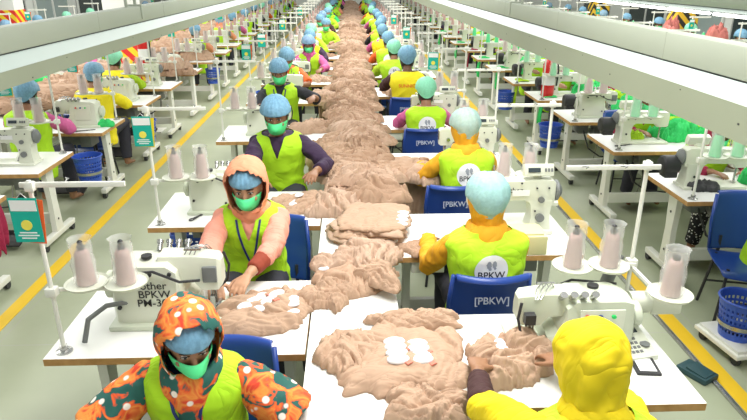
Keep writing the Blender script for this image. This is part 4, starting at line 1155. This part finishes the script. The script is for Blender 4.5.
# the heap: individual garments from shared shapes
PROTS = [cloth(40 + k, .50, .40, .072, n=46, lobes=.34, fold=1.5, sleeves=.25 if k % 2 else 0) for k in range(6)]
for me in PROTS: me.materials.append(M_BEIGE)
def heap(x, y0, y1, step, layers, label, group, ms, wob=.12, big=1.0, shape=None):
    y = y0; i = 0
    while y < y1:
        if x < -3 and 10.8 < y < 12.4: y += step; continue
        for L in range(layers if shape is None else shape(y)):
            o = bpy.data.objects.new('garment', PROTS[rnd.randrange(6)]); COL.objects.link(o)
            sp = .10 / (1 + L)
            o.location = (x + rnd.uniform(-wob, wob) * (1 - .25 * L), y + rnd.uniform(-.5, .5) * step, ZT + .048 * L + rnd.uniform(0, .01))
            o.rotation_euler = (rnd.uniform(-.06, .06) * (L > 0), rnd.uniform(-.06, .06) * (L > 0), rnd.uniform(0, 6.28))
            s = big * rnd.uniform(.85, 1.15) * (1 - .1 * L); o.scale = (s, s, s * rnd.uniform(.8, 1.2))
            o.material_slots[0].link = 'OBJECT'; o.material_slots[0].material = rnd.choice(ms)
            lb, gp = label, group
            if 'central' in label:
                lay = ('bottom', 'middle', 'top')[L]
                sec = next((n_ for lim, n_ in ((5.4, 'between purple-shirted and golden-scarfed workers'), (6.6, 'beside the fourth right worker'), (8.4, 'between black-shirted and yellow-vested workers'), (10, 'beside the orange-shirted worker'), (12, 'beside the magenta-dressed worker'), (18, 'in the far part of the central bench')) if y < lim), 'at the very far end of the central bench')
                lb = 'beige garment, %s layer of heap %s' % (lay, sec); gp = 'beige garments, %s layer %s' % (lay, sec)
            tag(o, lb, 'garment' if 'beige' in label else 'cloth', gp); i += 1
        y += step
BG = [M_BEIGE, M_BEIGE, M_BEIGE2, M_BEIGE3]
heap(.02, 4.55, 12, .25, 3, 'crumpled beige garment in the heap on the central bench', 'beige garments heaped on the central bench', BG, wob=.13, big=1.0, shape=lambda y: 3 if (y % 2.1) > .9 else 2)
heap(.02, 12, 36, .5, 2, 'crumpled beige garment in the heap on the central bench', 'beige garments heaped on the central bench', BG, wob=.12, big=1.15)
heap(-3.98, 7.5, 24, .6, 2, 'beige garment in the heap behind the left-hand machines', 'beige garments heaped behind the left outer line', BG, wob=.14, big=1.45)
heap(-3.15, 10.65, 12.8, .45, 3, 'beige garment piled high on a table in front of the left bench, past the extinguisher', 'beige garments piled on the sixth and seventh left outer tables', BG, wob=.25, big=1.35)
heap(3.75, 4.0, 24, .55, 2, 'bright cloth in the heap behind the right-hand machines', 'green, lime and maroon cloths heaped behind the right outer line', [M_GREENC, M_GREENC, M_GREENC, M_LIMEC, M_MAROON], wob=.18, big=1.4)
for i, (x, y, s, m, lb) in enumerate(((3.35, 6.0, .8, M_GREENC, 'bright green cloth spread on the third right outer table behind its machine'), (3.25, 4.58, .5, M_GREENC, 'bright green bundle under the machine on the second right outer table'), (3.42, 7.2, .8, M_GREENC, 'bright green cloth on the fourth right outer table'),
        (2.80, 5.95, .35, M_LIMEC, 'olive lime scrap behind the machine on the third right outer table'), (3.3, 8.5, .8, M_GREENC, 'green cloth on the fifth right outer table'), (3.3, 9.8, .8, M_LIMEC, 'lime cloth on the sixth right outer table'))):
    me = cloth(60 + i, .7 * s, .5 * s, .13 * s + .02, n=60, fold=1.3, fs=1.3); garment(me, x, y, ZT, i, lb, m)
for i, (x, y, z, r_, m, lb) in enumerate(((3.72, 5.75, .82, 1.0, M_MAROON, 'maroon cloth bundle beside the green heap on the right'), (3.45, 5.2, .762, .6, M_LIMEC, 'lime cloth bundle by the second right outer machine'))):
    me = cloth(70 + i, .4, .36, .2, n=44); garment(me, x, y, z, i, lb, m)

# ------------------------------------------------------------------ people
person((-.60, 1.98, 0), pi, 'worker in tie-dyed orange and green scarf, hairnet and green mask, nearest on the left', lean=.08, pitch=.36, yaw=.42, hood=True, shirt=M_NAVY, scarf=M_TIE, scarfdrape=.10, sleevem=M_TIE, sleeve=.45,
       hl=(-.26, .30, .80), hr=(.22, .34, .80), lany=True, scale=.97, hint=(1, -.2, -.7), skin=M_SKIN)
person((-.60, 3.46, 0), pi, 'worker in lime vest and peach scarf with green mask, behind the nearest left table', lean=.16, pitch=.26, hood=True, shirt=M_PINKS, scarf=M_PEACH, sleeve=.70, cuff=M_RUST,
       hl=(-.03, .62, .81), hr=(.12, .56, .81), lany=True, skin=M_SKIN2, scale=1.04, hint=(1, -.25, -.5))
person((-.60, 4.97, 0), pi, 'worker in purple shirt and lime vest with blue hairnet, second on the left', lean=.16, pitch=.22, shirt=M_PURPLE, sleeve=.88, hl=(-.29, .45, .84), hr=(.08, .56, .82), scale=1.1, hint=(1, -.1, -.7))
person((-.84, 7.42, 0), pi, 'worker in black shirt and lime vest holding up a beige garment, third on the left', lean=.12, pitch=.3, shirt=M_BLACKS, sleeve=.6, hl=(-.38, .42, .95), hr=(.1, .5, .84), scale=1.08, lod=1, lany=True, skin=M_SKIN)
person((-.93, 9.15, 0), pi, 'worker in orange shirt and lime vest with head bent, behind the black-shirted worker', lean=.2, pitch=.5, yaw=.3, shirt=M_ORANGES, sleeve=.45, hl=(-.2, .5, .84), hr=(.1, .5, .84), scale=1.05, lod=1, skin=M_SKIN)
person((-.70, 10.6, 0), pi, 'worker in magenta dress and lime vest with blue hairnet and green mask', lean=.1, pitch=.2, shirt=M_MAGENTA, scarf=M_MAGENTA, hl=(-.2, .5, .84), hr=(.1, .5, .84), scale=1.05, lod=1, skin=M_SKIN)
person((.75, 1.47, 0), 0, 'worker in a bright yellow headscarf seen from behind at the bottom right', lean=.14, pitch=.42, shirt=M_YSCARF, scarf=M_YSCARF, bigscarf=True, net=None, mask=False, sleeve=.52, cuff=M_BROWNS,
       hl=(-.26, .54, .85), hr=(.06, .66, .83), scale=1.02, skin=M_SKIN, hint=(1, -.2, -.35))
person((.72, 2.99, 0), 0, 'worker with golden sleeves and sheer hairnet seated at the second right table', lean=.06, pitch=.18, shirt=M_GSCARF, scarf=M_GSCARF, net=M_NETT, mask=False, logo='BPKW', sleeve=1.0,
       hl=(-.26, .42, .80), hr=(.16, .46, .82), scale=1.02, hint=(.5, -.5, -1.1), build=1.06)
person((.88, 4.50, 0), 0, 'worker in a golden-brown headscarf under a sheer hairnet, third on the right', lean=.14, pitch=.3, yaw=.15, shirt=M_GSCARF, scarf=M_GSCARF, net=M_NETT, mask=True, logo='BPKW', sleeve=.9,
       hl=(-.28, .40, .84), hr=(.16, .48, .82), scale=1.04, lod=1, hint=(.6, -.4, -1))
person((.77, 6.24, 0), 0, 'worker in lime vest and pink sleeves with a blue-green hairnet, fourth on the right', lean=.10, pitch=.3, shirt=M_MAGENTA, net=M_NETG, mask=True, logo='BPKW', sleeve=.95, scale=1.02, lod=1)
person((.72, 7.95, 0), 0, 'worker in a yellow vest with orange lettering on the back', lean=.05, pitch=.3, vest=M_YVEST, shirt=M_BROWNS, chest_logo='SUNNICE', sleeve=.6, scale=1.12, lod=1, skin=M_SKIN3)
person((.66, 9.55, 0), 0, 'worker in lime vest with a round white logo beyond the yellow-vested worker', lean=.10, pitch=.35, shirt=M_LIMEC, net=M_NETG, logo='BPKW', scale=1.06, lod=1)
person((-3.18, 6.02, 0), 0, 'worker in lime vest with a round white logo at the far left edge', lean=.12, pitch=.3, shirt=M_MAGENTA, logo='BPKW', scale=1.05, lod=1)
person((-3.03, 7.32, 0), 0, 'worker in yellow vest and blue hairnet at the left behind spools', lean=.12, pitch=.3, shirt=M_YVEST, vest=M_YVEST, scale=1.04, lod=1)
person((-3.29, 8.72, 0), 0, 'worker in yellow vest and green hairnet in front of the striped column', lean=.12, pitch=.3, shirt=M_LIMEC, vest=M_YVEST, net=M_NETG, scale=1.04, lod=1)
person((3.12, 5.20, 0), pi, 'worker in maroon sleeves and lime vest behind the second right outer table', lean=.3, pitch=.5, shirt=M_MAROON, scarf=M_MAROON, net=M_NETG, lod=1, trousers=M_POLKA, scale=.96)
person((2.95, 3.80, 0), pi, 'worker in lime vest cut off by the right edge of the picture', lean=.2, pitch=.5, shirt=M_LIMEC, lod=1, scale=1)
person((3.1, 6.55, 0), pi, 'worker with maroon scarf behind the third right outer table', lean=.3, pitch=.5, shirt=M_MAROON, scarf=M_MAROON, net=M_NETT, lod=1, scale=.98)
# far figures from three patterns
PF = [person((0, -60, 0), 0, 'x', lod=2, lean=.12, pitch=.3, logo='B'), person((0, -62, 0), 0, 'x', lod=2, lean=.18, pitch=.4, scarf=M_PEACH, net=M_NET), person((0, -64, 0), 0, 'x', lod=2, lean=.1, pitch=.25, shirt=M_BLACKS)]
PROTO += PF
VC = [M_LIME, M_LIME, M_LIME, M_YVEST]; SCOL = [M_PURPLE, M_BLACKS, M_ORANGES, M_MAGENTA, M_PEACH, M_BROWNS, M_LIMEC, M_GREENC]
NC = [M_NET, M_NET, M_NET, M_NETG]
def farp(k, x, y, rz, label, group, sc=1.05, vest=None, shirt=None):
    s = shirt or rnd.choice(SCOL)
    nt = rnd.choice(NC)
    dup(PF[k], (x, y, 0), rz, label, 'person', group, mats={'vest': vest or rnd.choice(VC), 'shirt': s, 'headscarf': rnd.choice([M_PEACH, M_MAGENTA, M_GSCARF, M_MAROON]), 'hairnet': nt, 'elastic_band': nt, 'body': rnd.choice([M_SKIN, M_SKIN2, M_SKIN3])}, sc=sc)
for i, y in enumerate(LN[5:]):
    farp(i % 3, -.70 + rnd.uniform(-.12, .15), y + 1.0, pi, 'worker in vest and hairnet facing the camera far down the left inner line', 'far workers of the left inner line')
for i, y in enumerate(RN[6:]):
    farp((i + 1) % 3 if i % 2 else 0, .72 + rnd.uniform(-.1, .12), y - .38, 0, 'worker in vest and hairnet seen from behind far down the right inner line', 'far workers of the right inner line')
for i, y in enumerate(LON[5:]):
    if i % 4 != 3 and i > 1: farp(i % 3, -3.15 + rnd.uniform(-.1, .12), y - .38, 0, 'worker seen from behind far down the left outer line', 'far workers of the left outer line')
for i, y in enumerate(RON[4:]):
    if i % 4 != 2: farp((i + 1) % 3, 3.05 + rnd.uniform(-.1, .12), y + 1.05, pi, 'worker facing the camera far down the right outer line', 'far workers of the right outer line')
for line, x, rz, dy, ys in (('behind the left bench', -4.8, pi, 1.05, [7.2 + 1.5 * k for k in range(13)]), ('behind the right bench', 4.65, 0, -.38, [7.2 + 1.5 * k for k in range(13)]),
                        ('near the left wall', -7.6, 0, -.38, [13 + 1.6 * k for k in range(8)]), ('near the right wall', 7.1, pi, 1.05, [10.5 + 1.6 * k for k in range(8)])):
    for i, y in enumerate(ys):
        farp(i % 3, x + rnd.uniform(-.1, .1), y + dy, rz, 'worker in vest and hairnet ' + line, 'workers ' + line)
for i, (x, y) in enumerate(((7.75, 13.2), (7.6, 14.9), (8.4, 12.2), (6.3, 12.4))):
    me = cloth(80 + i, .42, .34, .5, n=30, fold=.6, lobes=.1); o = link('covered_bundle', me, M_SALMON, angle=180); o.location = (x, y, .96)
    tag(o, 'salmon-coloured covered bundle near the top right corner', 'bundle', 'salmon bundles near the right wall')
    o = MB().box((0, 0, .94), (.46, .4, .03)).box((-.2, 0, .46), (.03, .3, .93)).box((.2, 0, .46), (.03, .3, .93)).build('small_rack', M_METAL); o.location = (x, y, 0)
    tag(o, 'plain rack under a salmon-coloured bundle near the right wall', 'rack', 'racks under the salmon bundles')
# handwriting on the nearest left machine (kept on the machine itself)
for o in list(bpy.data.objects):
    if o.parent is None and o.name.startswith('overlock_machine') and 'second from camera, left inner line' in o.get('label', ''):
        for s, z in (('other', .235), ('BPKW', .195), ('PM-307', .155)):
            lettering('handwriting', s, .048, Matrix.Translation((.21, .146, z - .035)) @ Matrix.Rotation(pi, 4, 'Z') @ Matrix.Rotation(pi / 2, 4, 'X'), M_INK, o)
DM = make_motor_unit()
for i, y in enumerate(RON[1:7]):
    dup(DM, (RONX[i], y + .36, .94), pi, 'black drive motor at the handwheel end, %s table, right outer line' % ORD[i + 1], 'motor')
# work in progress on the farther tables
gi = 0
for nm, ys, x, sg, ms, lb in (('left inner', LN[4:14], -.55, -1, BG, 'beige garment'), ('right inner', RN[4:14], .55, 1, BG, 'beige garment'), ('left outer', LON[2:14], -3.35, 1, BG, 'beige garment'),
                          ('right outer', RON[5:17], 3.3, -1, [M_GREENC, M_GREENC, M_LIMEC, M_MAROON], 'bright cloth')):
    for k, y in enumerate(ys):
        o = bpy.data.objects.new('garment', PROTS[rnd.randrange(6)]); COL.objects.link(o); o.location = (x + rnd.uniform(-.06, .06), y + .35, ZT); o.rotation_euler.z = rnd.uniform(0, 6); s_ = rnd.uniform(.7, .95); o.scale = (s_, s_, s_ * .8)
        o.material_slots[0].link = 'OBJECT'; o.material_slots[0].material = rnd.choice(ms); tag(o, lb + ' on a far table of the %s line' % nm, 'garment', 'work lying on the far tables of the %s line' % nm)
for i, (x, y, m) in enumerate(((2.62, 8.3, M_GREENC), (2.60, 9.6, M_LIMEC), (2.62, 11.0, M_GREENC), (2.58, 12.4, M_GREENC), (2.62, 13.8, M_MAROON), (2.6, 15.3, M_GREENC), (2.6, 18.3, M_GREENC))):
    hang_piece(x, y, ZT, .26, .35, pi / 2 * -1, 'bright cloth hanging off the aisle edge of a far right outer table', m, i)
# ------------------------------------------------------------------ remove the prototypes
def wipe(o):
    for c in list(o.children): wipe(c)
    bpy.data.objects.remove(o)
for p in PROTO: wipe(p)
